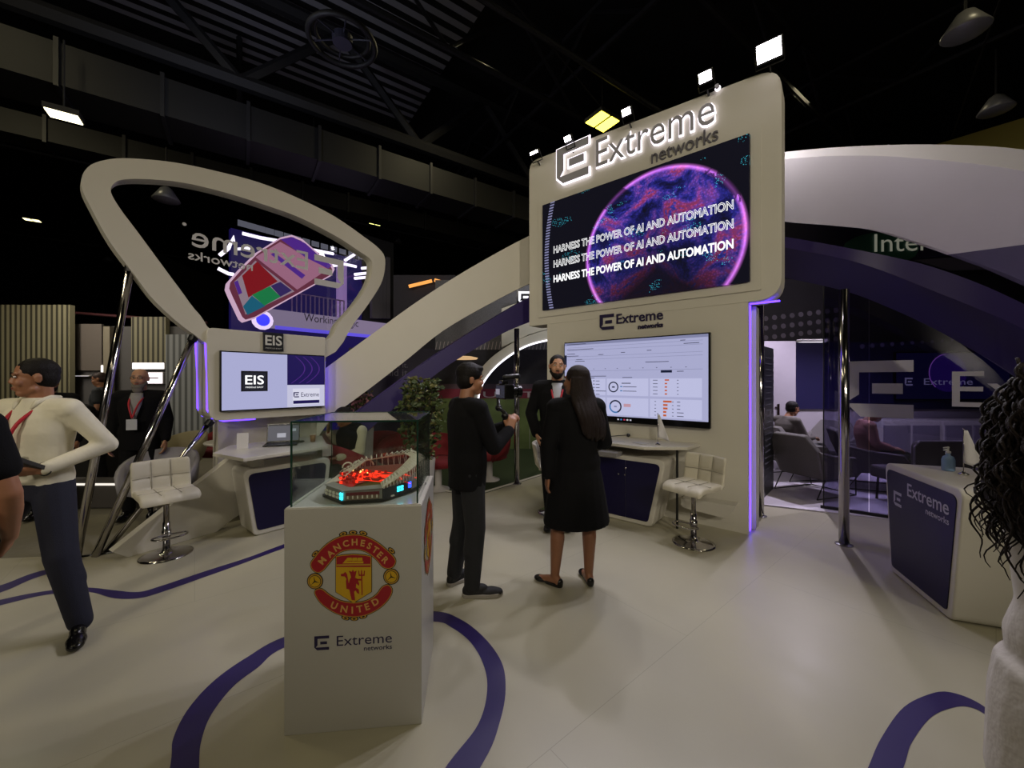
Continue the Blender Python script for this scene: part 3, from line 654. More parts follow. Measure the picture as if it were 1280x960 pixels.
for i,(x0,x1) in enumerate(((.03,.335),(.345,.64),(.65,.965))):
    rc(x0,.275,x1,.495,D2); rc(x0,.02,x1,.245,D2)
def ringc(x,y,r,m1,m2,k):
    o = [(X(x)+r*math.cos(t),Yv(y)+r*math.sin(t)) for t in [i*PI/16 for i in range(32)]]; i_ = [(X(x)+r*.78*math.cos(t),Yv(y)+r*.78*math.sin(t)) for t in [i*PI/16 for i in range(32)]]
    for q in range(32): b.flat([o[q],o[(q+1)%32],i_[(q+1)%32],i_[q]],w+.0024,m1 if (q+k)%32 < 20 else m2)
ringc(.395,.385,.068,DN,DN,0); ringc(.41,.13,.083,DN,DB,6)
rc(.385,.375,.405,.395,DT,2); rc(.40,.12,.42,.14,D3,2); rc(.455,.43,.52,.44,DN,2)
for y in (.385,.33): rc(.445,y,.46,y+.014,DB,2); rc(.465,y,.56,y+.008,DT,2)
rc(.47,.13,.52,.17,glow('dashboard_pink','d8a8b8',.8),2)
for i in range(5): y = .47-i*.042; rc(.67,y,.70,y+.007,DT,2); rc(.745,y-.003,.760+.012*(i==0),y+.014,DO,2); rc(.82,y,.83,y+.007,DT,2)
for i in range(5): y = .21-i*.042; rc(.68,y,.69,y+.007,DT,2); rc(.735,y-.005,.755+.025*(i==0)+.008*(i<3),y+.018,DO,2); rc(.79,y,.80,y+.007,DT,2); rc(.82,y,.84+.02*(i>2),y+.008,DT,2)
for i in range(5): y = .46-i*.045; rc(.24,y,.25,y+.012,DN,2); rc(.26,y,.29+.05*(i==3),y+.008,DT,2)
b.build('display',None,tv,TW.M)
b = MB()
for i,c in enumerate(('d8d8e8','4a8ad0','d04060','e0e0e8','d8d8e8')): b.box((X(.43+i*.022),B0+.04,.0615),(.022,.018,.002),glow('tray_icon_'+c,c,.7))
b.build('taskbar_icons',None,tv,TW.M)
# floodlights on top of the tower
LENS = glow('floodlight_lens','fff6ff',30.0)
fl = []
for i,(px,py) in enumerate(((670,193),(712,176),(785,143),(883,100),(962,68))):
    u,v = TW.px(px,py,.10); v = min(v,4.95+.0*i)
    fm = TW.M @ Matrix.Translation((u,v,.16)) @ Matrix.Rotation(math.radians(28),4,'X')
    lab = ['floodlight at the far left end of the tower top','floodlight on the tower top just above the bracket mark','floodlight on the tower top above the first letters','floodlight on the tower top above the last letters','big floodlight at the right corner of the tower top'][i]
    if i == 0: root = thing('floodlight','slim '+lab,'lamp',TW.at(u,v,.12)); 
    else: root = thing('floodlight',('lit ' if i<4 else 'lit ')+lab,'lamp',TW.at(u,v,.12))
    root['group'] = 'floodlights along the tower top'
    kx,ky = ((.13,.03),(.09,.06),(.10,.07),(.12,.09),(.20,.15))[i]; fm = TW.M @ Matrix.Translation((u,v,.16)) @ Matrix.Rotation(math.radians(28),4,'X')
    b = MB(); b.box((0,0,-.035),(kx+.03,ky+.03,.05)); b.build('housing',BLKM,root,fm,bevel=.01)
    b = MB(); b.box((0,0,-.006),(kx,ky,.006)); b.build('lens',LENS,root,fm)
    b = MB(); b.tube([(-kx/2-.02,0,-.03),(-kx/2-.02,-.12,-.05),(kx/2+.02,-.12,-.05),(kx/2+.02,0,-.03)],.008,n=6); b.tube([(0,-.12,-.05),(0,-.22,-.12)],.01,n=6); b.build('bracket',BLKM,root,fm)
    fl.append((u,v))

# ------------------------------------------------------------------ arches
FA = Frame((-2.47,5.36,0),(2.73,1.0)); FP = Frame((.07,6.13,0),(2.73,1.15))
up = [(396,469),(406,461),(440,436),(481,406),(520,378),(563.7,349.5),(609.5,322.5),(660,295.6),(705,278)]
lo = [(705,338),(661,355),(609.5,381),(554.5,413),(508.7,449.5),(467.5,481.6),(444,499),(418,519),(396,548)]
def tr(fr,pts,n=4,w=0): return [tuple(p) for p in [q.xy for q in catmull([Vector((*fr.px(x,y,w),0)) for x,y in pts],n)]]
arch = thing('white_arch','broad white arch panel rising from the small kiosk to the left side of the tower','arch',FA.at(.2,0,0))
b = MB(); b.prism(tr(FA,up)+tr(FA,lo),-.16,0); b.build('arch_panel',WHITEM,arch,FA.M)
FW_ = Frame((-3.48,3.55,0),(.36,.60))
b = MB(); pl = [FW_.px(x,y) for x,y in ((140,690),(160,697),(271,665),(292,648),(306,640),(306,560),(292,570),(215,630))]; pl = [(p[0],max(p[1],0.0)) for p in pl]
b.prism(pl,-.10,0); b.build('arch_foot',WHITEM,arch,FW_.M,bevel=.004)
parch = thing('purple_arch','dark purple arch below the white arch, left of the tower','arch',FP.at(0,0,0))
up2 = [(420,534),(470,498),(550,440),(623,394),(662,371.6),(705,352)]; lo2 = [(705,386),(662,402.5),(628,417),(587,440),(554,461),(520,488),(480,521),(450,548)]
b = MB(); b.prism(tr(FP,up2)+tr(FP,lo2),-.3,0); b.build('arch_panel',PURP,parch,FP.M)
def arch_right(name, label, cols, m, dY, thick):
    rows = []
    for (px,Y,a,r,l) in cols:
        A_ = P(px,a,Y); R_ = P(px,r,Y-.01); Lo = P(px,l,Y+dY)
        rows.append([A_+Vector((.1,thick,0)),A_,R_,Lo,Lo+Vector((.05,thick,.12))])
    fine = [catmull([r[k] for r in rows],6) for k in range(5)]; n = len(fine[0]); V = [p for k in range(5) for p in fine[k]]; Fc = []
    for k in range(5):
        j = (k+1)%5
        for i in range(n-1): Fc.append((k*n+i,k*n+i+1,j*n+i+1,j*n+i))
    Fc += [tuple(k*n for k in range(5)),tuple(k*n+n-1 for k in range(5))[::-1]]
    mb = MB(); mb.add(V,Fc); o = mb.build(name,m); bm = bmesh.new(); bm.from_mesh(o.data); bmesh.ops.recalc_face_normals(bm,faces=bm.faces); bm.to_mesh(o.data); bm.free()
    o.data.polygons.foreach_set('use_smooth',[True]*len(o.data.polygons)); q = o.modifiers.new('e','EDGE_SPLIT'); q.split_angle = .5
    props(o,label,'arch'); return o
arch_right('white_arch','wide white curved canopy arch coming out of the right side of the tower',[(930,5.75,197,205,268),(980,5.5,190,199,277),(1040,5.35,184.5,195,282),(1100,5.2,181.5,195,289),(1160,5.0,180.5,199,307),(1220,4.8,182,205,328),(1280,4.6,187,214,352),(1400,4.2,205,240,410),(1560,3.7,250,300,520)],WHITEM,.9,.25)
arch_right('purple_arch','dark purple curved arch with lighter rim below the white canopy, right of the tower',[(960,4.45,293,306,344),(1000,4.25,299,313,351),(1060,3.95,310,325,365),(1110,3.78,320,341,384),(1160,3.6,332,361,407),(1220,3.4,353,385,440),(1280,3.2,380,412,476),(1400,2.85,440,485,560),(1500,2.6,510,570,660)],PURP,.3,.2)
# steel posts
def post(label, base, top, r=.042, group=None):
    t = thing('steel_post',label,'post',base,group=group); t_ = MB(); t_.tube([base,top],r,n=20); t_.build('tube',CHROME,t,Matrix.Identity(4),smooth=True)
    f = MB(); f.lathe([(r*1.7,0),(r*1.7,.008),(r*1.15,.014)],base,n=24); f.build('foot_plate',STEEL,t,Matrix.Identity(4)); return t
post('upright steel post holding the purple arch beside the green carpet',Vector((.075,6.08,0)),Vector((.075,6.17,2.42)))
post('upright steel post close to the right side of the tower',G(950,645),P(950,372,4.64))
post('upright steel post under the purple arch in front of the glass wall',G(1055,681),P(1055,362,3.84))
# ------------------------------------------------------------------ triangular loop with mirrored lettering
def z2(x,y): return EI.px(90+x/3.122,180+y/3.122)
O = [(36,160),(60,92),(130,62),(230,56),(400,72),(560,105),(730,150),(880,210),(1020,280),(1130,355),(1200,410),(1222,452),(1212,530),(1170,605),(1100,700),(985,835),(610,805),(472,740),(330,620),(240,505),(150,385),(80,260)]
I = [(152,188),(166,152),(205,138),(290,137),(430,150),(590,187),(760,240),(900,292),(1040,365),(1120,418),(1162,447),(1172,475),(1160,540),(1110,620),(1040,700),(975,770),(600,745),(500,668),(420,565),(335,450),(250,335),(190,255)]
Oc = [p.xy[:] for p in catmull([Vector((*z2(*p),0)) for p in O],4,True)]; Ic = [p.xy[:] for p in catmull([Vector((*z2(*p),0)) for p in I],4,True)]
loop = thing('triangular_frame','big white rounded triangle frame standing on the small screen kiosk','frame',EI.at(.5,1.9,-.07))
b = MB(); b.ring(Oc,Ic,-.16,0); b.build('frame_body',WHITE,loop,EI.M)
GLS1 = glass('clear_pane','f2f4f4')
b = MB(); b.flat(Ic,-.07); b.build('glass_pane',GLS1,loop,EI.M)
FROST = mat('frosted_lettering','c2c1c4',.5)
b = MB(); s0 = EI.px(385,336,-.065); s1 = EI.px(235,305,-.065)
b.text('Extreme',s0[0],3.045,-.064,width=s0[0]-s1[0]-.03,height=.235,m=FROST,flip=True,bold=.005)
b.lathe([(.018,0),(.018,.002)],(0,0,0),FROST,12,T=Matrix.Translation((s1[0]-.03,3.045+.22,-.066)))
n0 = EI.px(316,340,-.065); n1 = EI.px(235,320,-.065); b.text('networks',n0[0],2.90,-.064,width=n0[0]-n1[0],height=.10,m=FROST,flip=True,bold=.01)
k0 = EI.px(427,350,-.065); logo(b,k0[0]+.03,2.88,.40,-.064,FROST,flip=True); b.build('lettering',None,loop,EI.M)
for i,(t,g_,lab) in enumerate((((163,334),(95,700),'leftmost slanting chrome pole, the tallest, holding up the triangular frame'),((242,421),(119,696),'middle slanting chrome pole from the floor to the frame corner'),((263,527),(131,691),'shortest and lowest slanting chrome pole under the small screen kiosk'))):
    u,v = EI.px(*t,-.08); base = G(*g_); t_ = thing('slanting_pole',lab,'pole',base,group='slanting chrome poles'); q = MB(); top = EI.at(u,v,-.08); q.tube([base,top],.032 if i < 2 else .024,n=16); q.build('tube',CHROME,t_,Matrix.Identity(4),smooth=True)
    q = MB(); d = (top-base).normalized(); q.tube([top-d*.05,top+d*.01],.042,n=16); q.build('end_collar',BLKM,t_,Matrix.Identity(4))
# ------------------------------------------------------------------ small kiosk
kio = thing('screen_kiosk','white rounded screen kiosk with violet edge strips under the triangular frame','kiosk',EI.at(.5,0,-.2))
tl = EI.px(258,408,.03); bl = EI.px(261,527,.03); rt = EI.px(407,440,.03); rb = EI.px(407,523,.03)
kp = rounded([(bl[0],bl[1]),(rt[0],bl[1]),(rt[0],tl[1]-.01),(tl[0],tl[1]-.01)],[.13,.02,.02,.07],6)
b = MB(); b.prism(kp,-.46,.03); b.build('kiosk_body',WHITE,kio,EI.M,bevel=.006)
for wz,nm in ((-.012,'front_strip'),(-.43,'rear_strip')):
    pts = [(rt[0]*.35,bl[1]-.004,wz)]+[(x-.006 if x<0 else x,y-.004 if y<1.3 else y,wz) for x,y in [kp[k] for k in (6,5,4,3,2,1,0)]]+[(tl[0]-.006,2.0,wz),(tl[0]-.004,tl[1]-.1,wz)]
    b = MB(); pts = [(rt[0]*.3,bl[1]-.005,wz),(bl[0]+.14,bl[1]-.005,wz),(bl[0]+.04,bl[1]+.035,wz),(bl[0]-.005,bl[1]+.13,wz),(bl[0]-.006,1.7,wz),(tl[0]-.006,tl[1]-.06,wz)]
    b.tube(pts,.011,n=6); b.build(nm,VIOLET,kio,EI.M)
b = MB(); b.box((.62,.62,-.36),(1.16,1.24,.22)); b.build('rear_support',WHITE,kio,EI.M)
b = MB(); b.box((rt[0]+.008,(bl[1]+tl[1])/2-.12,-.02),(.012,.62,.03)); b.build('side_strip',VIOLET,kio,EI.M)
kt = thing('wall_television','kiosk screen split into a pale lilac field and a purple corner','television',EI.at(.6,1.3,.03))
a0 = EI.px(275,515,.07); a1 = EI.px(275,438,.07); uR = EI.px(405.5,446,.07)[0]; uL,vB,vT = a0[0],a0[1],a1[1]
b = MB(); b.box(((uL+uR)/2,(vB+vT)/2,.05),(uR-uL,vT-vB,.045)); b.build('casing',BEZ,kt,EI.M,bevel=.004)
LIL = glow('lilac_screen_field','b6b8e2',.9); SWH = glow('screen_white','cfcfea',.92); SPU = glow('screen_purple','1c0f5c',.75); SPK = glow('screen_violet','52288a',.8); SDK = glow('screen_dark','101018',.6)
m_ = .014; mid = uL+(uR-uL)*.60; vm = vB+(vT-vB)*.43
b = MB(); wz = .0735; b.flat([(uL+m_,vB+m_),(mid,vB+m_),(mid,vT-m_),(uL+m_,vT-m_)],wz,LIL); b.flat([(mid,vB+m_),(uR,vB+m_),(uR,vm),(mid,vm)],wz,SWH); b.flat([(mid,vm),(uR,vm),(uR,vT-m_),(mid,vT-m_)],wz,SPU)
for k in range(3):
    t = [(mid+.04+.09*k+.16*math.sin(q/8*PI*.9),vm+.02+(vT-vm-.05)*q/8) for q in range(9)]
    for q in range(8): b.flat([t[q],(t[q][0]+.012,t[q][1]),(t[q+1][0]+.012,t[q+1][1]),t[q+1]],wz+.0008,SPK)
cx = (uL+mid)/2-.01; cy = (vB+vT)/2+.0; b.box((cx,cy,wz+.001),(.27,.235,.002),SDK); b.box((cx,cy,wz+.0022),(.235,.20,.001),glow('screen_slate','262838',.6))
b.text('EIS',cx,cy+.015,wz+.004,width=.19,height=.105,m=WT,anchor='c',bold=.012); b.text('MIDDLE EAST',cx,cy-.07,wz+.004,width=.18,height=.018,m=WT,anchor='c')
x0 = mid+.07; b.box(((mid+uR)/2,(vB+vm)/2,wz+.001),((uR-mid)*.72,.20,.002),glow('screen_card','e2e2f4',.95)); b.box(((mid+uR)/2,vB+.075,wz+.002),((uR-mid)*.70,.04,.002),SPU)
logo(b,x0,vB+.135,.065,wz+.004,SPU); b.text('Extreme',x0+.09,vB+.14,wz+.004,width=.22,height=.055,m=SPU)
b.build('display',None,kt,EI.M)
ks = thing('kiosk_sign','small black square sign with white capitals above the kiosk screen','sign',EI.at(.5,2,.03))
a = EI.px(329,438,.045); c = EI.px(354,417,.045); b = MB(); b.box(((a[0]+c[0])/2,(a[1]+c[1])/2,.04),(c[0]-a[0],c[1]-a[1],.03),mat('dark_slate_sign','1d1f24',.4)); b.build('plate',None,ks,EI.M,bevel=.003)
b = MB(); b.text('EIS',(a[0]+c[0])/2,(a[1]+c[1])/2+.015,.058,width=(c[0]-a[0])*.84,height=(c[1]-a[1])*.55,m=mat('sign_white','c9c9c4',.5),anchor='c',bold=.02); b.text('MIDDLE EAST',(a[0]+c[0])/2,a[1]+.03,.058,width=(c[0]-a[0])*.8,height=.014,m=MATS['sign_white'],anchor='c'); b.build('lettering',None,ks,EI.M)
# ------------------------------------------------------------------ pedestal, case and model
PF = Frame((-1.027,1.766,0),(.6055,.062)); PW = .6087; PD = .56; PH = 1.02
ped = thing('display_pedestal','tall white square pedestal with a round red and gold football crest on its front','pedestal',PF.at(PW/2,0,-PD/2))
b = MB(); b.box((PW/2,PH/2,-PD/2),(PW,PH,PD)); b.build('body',mat('pedestal_laminate','b4b1a8',.3,noise=.02,scale=3),ped,PF.M,bevel=.002)
b = MB(); b.ring([(.004,0),(PW-.004,0),(PW-.004,PD-.008),(.004,PD-.008)],[(.02,.016),(PW-.02,.016),(PW-.02,PD-.024),(.02,PD-.024)],0,.005); b.build('top_rim',WHITE,ped,PF.M@Matrix.Translation((0,PH,-.004))@Matrix.Rotation(PI/2,4,'X')@Matrix.Scale(-1,4,(0,0,1)) if False else PF.M@Matrix.Translation((0,PH-.001,-.004))@Matrix.Rotation(-PI/2,4,'X'))
CR = mat('crest_red','9c1220',.4,noise=.03); CG = mat('crest_gold','b98d2e',.4,noise=.05); CY = mat('crest_yellow','c9a012',.4,noise=.05); CK = mat('crest_black','17120e',.5); CC = mat('crest_cream_letter','c99a52',.5)
def crest(mp, name, parent, M, w=0.0012):
    b = MB(); st = .0007
    def ply(pts, k, m, smooth=0, closed=True):
        q = [mp(*p) for p in pts]
        if smooth: q = [p.xy[:] for p in catmull([Vector((*p,0)) for p in q],smooth,True)]
        b.flat(q, w+k*st, m)
    def grow(pts, g):
        cx_ = sum(p[0] for p in pts)/len(pts); cy_ = sum(p[1] for p in pts)/len(pts); out = []; n = len(pts)
        A = sum(pts[i][0]*pts[(i+1)%n][1]-pts[(i+1)%n][0]*pts[i][1] for i in range(n)); sg_ = 1 if A > 0 else -1
        for i in range(n):
            a = Vector(pts[i-1]); c = Vector(pts[(i+1)%n]); t = (c-a).normalized(); out.append((pts[i][0]+t.y*g*sg_, pts[i][1]-t.x*g*sg_))
        return out
    for x,y,r in ((405,118,-.3),(490,106,0),(578,112,.3),(165,288,-.75),(820,262,.75),(425,838,.3),(500,845,0),(578,826,-.3)):
        e = [(x+38*math.cos(t)*math.cos(r)-20*math.sin(t)*math.sin(r), y+38*math.cos(t)*math.sin(r)+20*math.sin(t)*math.cos(r)) for t in [i*PI/8 for i in range(16)]]
        ply(e,0,CK); ply([(x+(p[0]-x)*.72,y+(p[1]-y)*.72) for p in e],1,CG); ply([(x+(p[0]-x)*.35,y+(p[1]-y)*.35) for p in e],2,CK)
    top = [(130,372),(165,318),(230,240),(300,183),(390,140),(490,126),(590,138),(690,187),(770,250),(848,330),(842,385),(800,412),(745,398),(690,335),(620,278),(540,250),(450,252),(375,275),(310,335),(240,420),(190,448),(145,422)]
    bot = [(163,622),(185,592),(225,592),(290,642),(380,690),(490,708),(600,693),(690,640),(740,575),(790,555),(822,590),(813,640),(770,702),(700,762),(600,810),(490,825),(380,808),(290,765),(210,702)]
    for q in (top,bot): ply(grow(q,9),1,CK,3); ply(grow(q,4),2,CG,3); ply(grow(q,-3),3,CR,3)
    sh = [(345,310),(395,300),(490,292),(590,298),(646,310),(646,612),(495,706),(345,615)]
    ply(grow(sh,7),1,CK); ply(grow(sh,2),2,CG); ply(sh,3,CY)
    ply([(349,314),(395,304),(490,296),(590,302),(642,314),(642,400),(349,400)],4,CR)
    ply([(352,376),(640,372),(640,386),(352,390)],5,CG)
    ply([(400,368),(420,352),(580,350),(580,368)],5,CY)
    for k in (460,505,550): ply([(k-20,320),(k+20,318),(k+24,345),(k-20,348)],5,CY)
    ply([(415,352),(440,325),(440,350)],5,CY)
    dv = [(455,430),(480,440),(490,420),(500,440),(522,430),(515,465),(508,490),(530,500),(545,545),(540,560),(520,540),(515,575),(540,590),(545,630),(525,620),(515,600),(500,610),(505,650),(510,685),(480,680),(470,640),(460,590),(455,590),(435,585),(430,520),(435,500),(420,480),(390,478),(385,460),(410,455),(425,440),(440,460),(450,510),(455,540),(465,500),(475,490),(470,465)]
    ply(dv,5,CR)
    ply([(560,470),(570,470),(573,640),(565,640)],5,CR); ply([(535,430),(543,430),(546,462),(558,465),(560,425),(568,425),(571,465),(582,462),(585,430),(593,430),(590,475),(540,475)],5,CR); ply([(520,500),(560,500),(562,515),(525,515)],5,CR)
    for x,y in ((165,522),(818,482)):
        for r,m_,k in ((70,CK,2),(62,CG,3),(52,CK,4),(47,CY,5)): ply([(x+r*math.cos(t),y+r*math.sin(t)) for t in [i*PI/12 for i in range(24)]],k,m_)
        for a in (0.3,2.4,4.5): ply([(x+6*math.cos(a+1.57),y+6*math.sin(a+1.57)),(x+46*math.cos(a),y+46*math.sin(a)),(x-6*math.cos(a+1.57),y-6*math.sin(a+1.57))],6,CK)
    s1 = abs(mp(100,0)[0]-mp(0,0)[0])/100
    for ch_,x,y,r in (('M',228,345,50),('A',298,284,40),('N',355,232,28),('C',430,198,12),('H',505,186,0),('E',575,195,-10),('S',632,218,-24),('T',683,252,-34),('E',722,295,-42),('R',768,340,-46)):
        p = mp(x,y); r_ = math.radians(r); b.text(ch_,p[0],p[1],w+5*st,height=60*s1,m=CC,rot=r_,anchor='c',bold=.03)
    for ch_,x,y,r in (('U',330,728,-24),('N',415,758,-10),('I',485,768,0),('T',548,757,8),('E',612,738,17),('D',682,697,28)):
        p = mp(x,y); b.text(ch_,p[0],p[1],w+5*st,height=64*s1,m=CC,rot=math.radians(r),anchor='c',bold=.03)
    return b.build(name,None,parent,M)
cmap = lambda x,y: PF.px(370+x/6.857,650+y/6.857)
crest(cmap,'crest',ped,PF.M)
PS = Frame(PF.at(PW,0,0),(-.062,.6055)); c0 = cmap(490,480); k_ = (cmap(890,480)[0]-cmap(90,480)[0])/800
crest(lambda x,y: (.28+(x-490)*k_,c0[1]-(y-480)*k_+.06),'crest',ped,PS.M)
b = MB(); a = PF.px(393,813); c = PF.px(412,794); logo(b,a[0],a[1],c[1]-a[1],.0015,INK); b.build('printed_mark',None,ped,PF.M); b = MB()
a = PF.px(421,808); c = PF.px(490,804); b.text('Extreme',a[0],a[1]+.002,.0015,width=c[0]-a[0],height=.046,m=INK); a = PF.px(455,813.5); b.text('networks',a[0],a[1]+.001,.0015,width=c[0]-a[0],height=.022,m=INK,bold=.01); b.build('lettering',None,ped,PF.M)
case = thing('glass_case','clear glass showcase with dark green edges on top of the white pedestal','display case',PF.at(PW/2,PH+.004,-PD/2))
GC = glass('case_glass','f7fbf9'); GE = mat('glass_edge_green','1d3b30',.15)
i0 = .022; zt = 1.412; x0,x1,d0,d1 = i0,PW-i0,-i0,-(PD-i0); zb = PH+.004
for nm,c,d in (('front_pane',((x0+x1)/2,(zb+zt)/2,d0),(x1-x0,zt-zb,.004)),('back_pane',((x0+x1)/2,(zb+zt)/2,d1),(x1-x0,zt-zb,.004)),('side_pane',(x0,(zb+zt)/2,(d0+d1)/2),(.004,zt-zb,abs(d1-d0)-.01)),('side_pane',(x1,(zb+zt)/2,(d0+d1)/2),(.004,zt-zb,abs(d1-d0)-.01)),('top_pane',((x0+x1)/2,zt,(d0+d1)/2),(x1-x0,.004,abs(d1-d0)))):
    b = MB(); b.box(c,d); b.build(nm,GC,case,PF.M)
b = MB()
for x in (x0,x1):
    for d in (d0,d1): b.box((x,(zb+zt)/2,d),(.007 if d == d0 else .004,zt-zb,.007 if d == d0 else .004))
for d in (d0,d1): b.box(((x0+x1)/2,zt,d),(x1-x0,.008,.007))
for x in (x0,x1): b.box((x,zt,(d0+d1)/2),(.006,.007,abs(d1-d0)))
b.build('edge_joints',GE,case,PF.M)

# the stadium model of building bricks
z0 = PH+.0065
bp = [G(x,y,z0) for x,y in ((403,621),(427,630),(478,627),(515,615))]+[Vector((-.475,2.17,z0)),Vector((-.56,2.27,z0)),Vector((-.86,2.24,z0)),Vector((-.935,2.10,z0))]
cen = sum(bp,Vector())/len(bp); cen.z = z0
st = thing('stadium_model','brick built model of a football stadium glowing red inside the glass showcase','model',cen)
def sc(p,k,z): q = cen+(p-cen)*k; return Vector((q.x,q.y,z0+z))
def ringsurf(name,k0,zs0,k1,zs1,m,skip=()):
    V = [sc(p,k0,zs0[i] if isinstance(zs0,list) else zs0) for i,p in enumerate(bp)]+[sc(p,k1,zs1[i] if isinstance(zs1,list) else zs1) for i,p in enumerate(bp)]
    mb = MB(); n = 8; fs = [(i,(i+1)%n,n+(i+1)%n,n+i) for i in range(n) if i not in skip]; us = sorted({k for f in fs for k in f}); mb.add([V[k] for k in us],[tuple(us.index(k) for k in f) for f in fs]); o = mb.build(name,m,st,Matrix.Identity(4)); q = o.modifiers.new('t','SOLIDIFY'); q.thickness = .003; return o
MG = mat('model_grey_brick','8a877f',.5,noise=.15,scale=200); MD = mat('model_dark_brick','23252a',.5,noise=.1); MR = mat('model_burgundy_brick','6a1622',.5); MW = mat('model_white_brick','e6e0d0',.5); MS = mat('model_red_seats','b01a14',.5,noise=.3,scale=400); MT = mat('model_translucent_roof','cfc4ac',.35,noise=.2,scale=300); MGR = mat('model_green_pitch','3c6a2c',.6,noise=.2,scale=100); MB_ = mat('model_tan_brick','7a6450',.5,noise=.15,scale=150)
b = MB(); V = [sc(p,1,0).xy[:] for p in bp]; b.prism(V,z0,z0+.012); b.build('base_plate',BLKM,st,Matrix.Identity(4))
hb = [.052,.052,.055,.075,.10,.10,.085,.06]; top_ = [.060,.058,.062,.115,.150,.158,.120,.075]
ringsurf('facade',.95,.012,.93,hb,MG)
ringsurf('seating_bowl',.90,[h+.002 for h in hb],.50,.026,mat('model_grey_red_seats','8a5a50',.6,noise=.35,scale=500),skip=(0,1,7)); ringsurf('seating_bowl',.90,[h+.002 for h in hb],.50,.026,MS,skip=(2,3,4,5,6))  # red glow put into the front-left seat colour; other seats grey-red
b = MB(); b.flat([sc(p,.52,0).xy[:] for p in bp],z0+.022); b.build('pitch',MGR,st,Matrix.Identity(4))
ringsurf('roof',.96,top_,.68,[t+.012 for t in top_],MT,skip=(0,1))
ringsurf('front_roof',.965,[.060,.058,.062,.062,.1,.1,.08,.062],.80,[.070,.066,.072,.08,.1,.1,.08,.07],MG,skip=(2,3,4,5,6,7))
# roof trusses
b = MB()
for i,(a,c,n_) in enumerate(((2,3,9),(3,4,7),(4,5,5),(5,6,9),(6,7,6))):
    for k in range(n_):
        t = (k+.5)/n_; p = bp[a].lerp(bp[c],t); h = hb[a]*(1-t)+hb[c]*t; hh = top_[a]*(1-t)+top_[c]*t
        b.tube([sc(p,.97,h*.6),sc(p,.99,hh+.004),sc(p,.86,hh+.026),sc(p,.70,hh+.014)],.0016,n=5)
        b.tube([sc(p,.95,h),sc(p,.86,hh+.026),sc(p,.80,hh)],.0013,n=5)
for cx_,cy_,r in ((-.905,2.16,.026),(-.865,2.20,.026),(-.815,2.22,.027)):
    b.tube([(cx_+r*math.cos(t),cy_+.3*r*math.cos(t),z0+.095+r*1.1*math.sin(t)) for t in [i*PI/7 for i in range(8)]],.004,n=6)
b.tube([sc(bp[5],.93,.13),sc(bp[5],.88,.185),sc(bp[5],.84,.155)],.006,n=6)
b.build('roof_trusses',MW,st,Matrix.Identity(4),smooth=True)
# facade details
def wall_frame(i): 
    a,c = sc(bp[i],.955,0),sc(bp[(i+1)%8],.955,0); return Frame((a.x,a.y,z0),(c.x-a.x,c.y-a.y)),(c-a).length
fr,L_ = wall_frame(0); b = MB()
for k in range(4):
    for v in (.020,.036): b.box((L_*(.12+k*.2),v,.003),(L_*.13,.011,.004))
b.build('windows',MW,st,fr.M)
CYAN = glow('model_cyan_led','38e0ff',3.0); BLUE = glow('model_blue_led','2a50ff',3.0); RLED = glow('model_red_led','ff3018',1.8); OLED_ = glow('model_orange_led','ffb060',5.0)
b = MB(); b.box((L_*.93,.022,.004),(L_*.12,.014,.005)); b.box((L_*.93,.040,.004),(L_*.12,.014,.005)); b.build('cyan_window',CYAN,st,fr.M)
fr,L_ = wall_frame(1); b = MB(); b.box((L_*.5,.042,.004),(L_*.86,.014,.005)); b.build('burgundy_band',MR,st,fr.M); b = MB(); b.box((L_*.5,.024,.003),(L_*.86,.02,.004))
b.build('quadrant_wall',MB_,st,fr.M); b = MB()
for k in range(7): b.box((L_*(.12+k*.125),.027,.006),(L_*.035,.014,.003))
b.build('windows',MW,st,fr.M)
fr,L_ = wall_frame(2); b = MB(); b.box((L_*.5,.034,.004),(L_*.98,.050,.006)); b.build('dark_stand',MD,st,fr.M); b = MB()
for x in (.52,.64):
    for v in (.030,.044): b.box((L_*x,v,.009),(L_*.09,.011,.004))
b.build('cyan_window',CYAN,st,fr.M); b = MB(); b.box((L_*.93,.042,.009),(L_*.10,.03,.004)); b.build('blue_window',BLUE,st,fr.M)
b = MB(); b.box((L_*.30,.014,.012),(L_*.10,.007,.006)); b.build('name_plate',MW,st,fr.M)
b = MB(); random.seed(3)
for k in range(14):
    x = -.86+random.random()*.22; y = 1.97+random.random()*.2; p = [Vector((x+random.uniform(-.03,.05)*j,y+random.uniform(-.02,.02)*j,z0+.05+.02*random.random()+.006*math.sin(j))) for j in range(5)]
    b.tube(catmull(p,3),.0016,n=5)
b.build('red_light_strings',RLED,st,Matrix.Identity(4)); b = MB()
for k in range(70): b.box((-.80+random.gauss(0,.055),2.05+random.gauss(0,.045),z0+.06+.03*random.random()),(.012,.012,.012),(MS,MS,RLED)[k%3],rz=random.random())
b.build('red_brick_heap',None,st,Matrix.Identity(4)); b = MB()
for k in range(8): b.ell((-.86+random.random()*.10,2.03+random.random()*.12,z0+.075+random.random()*.02),.0032)
b.build('orange_lights',OLED_,st,Matrix.Identity(4))

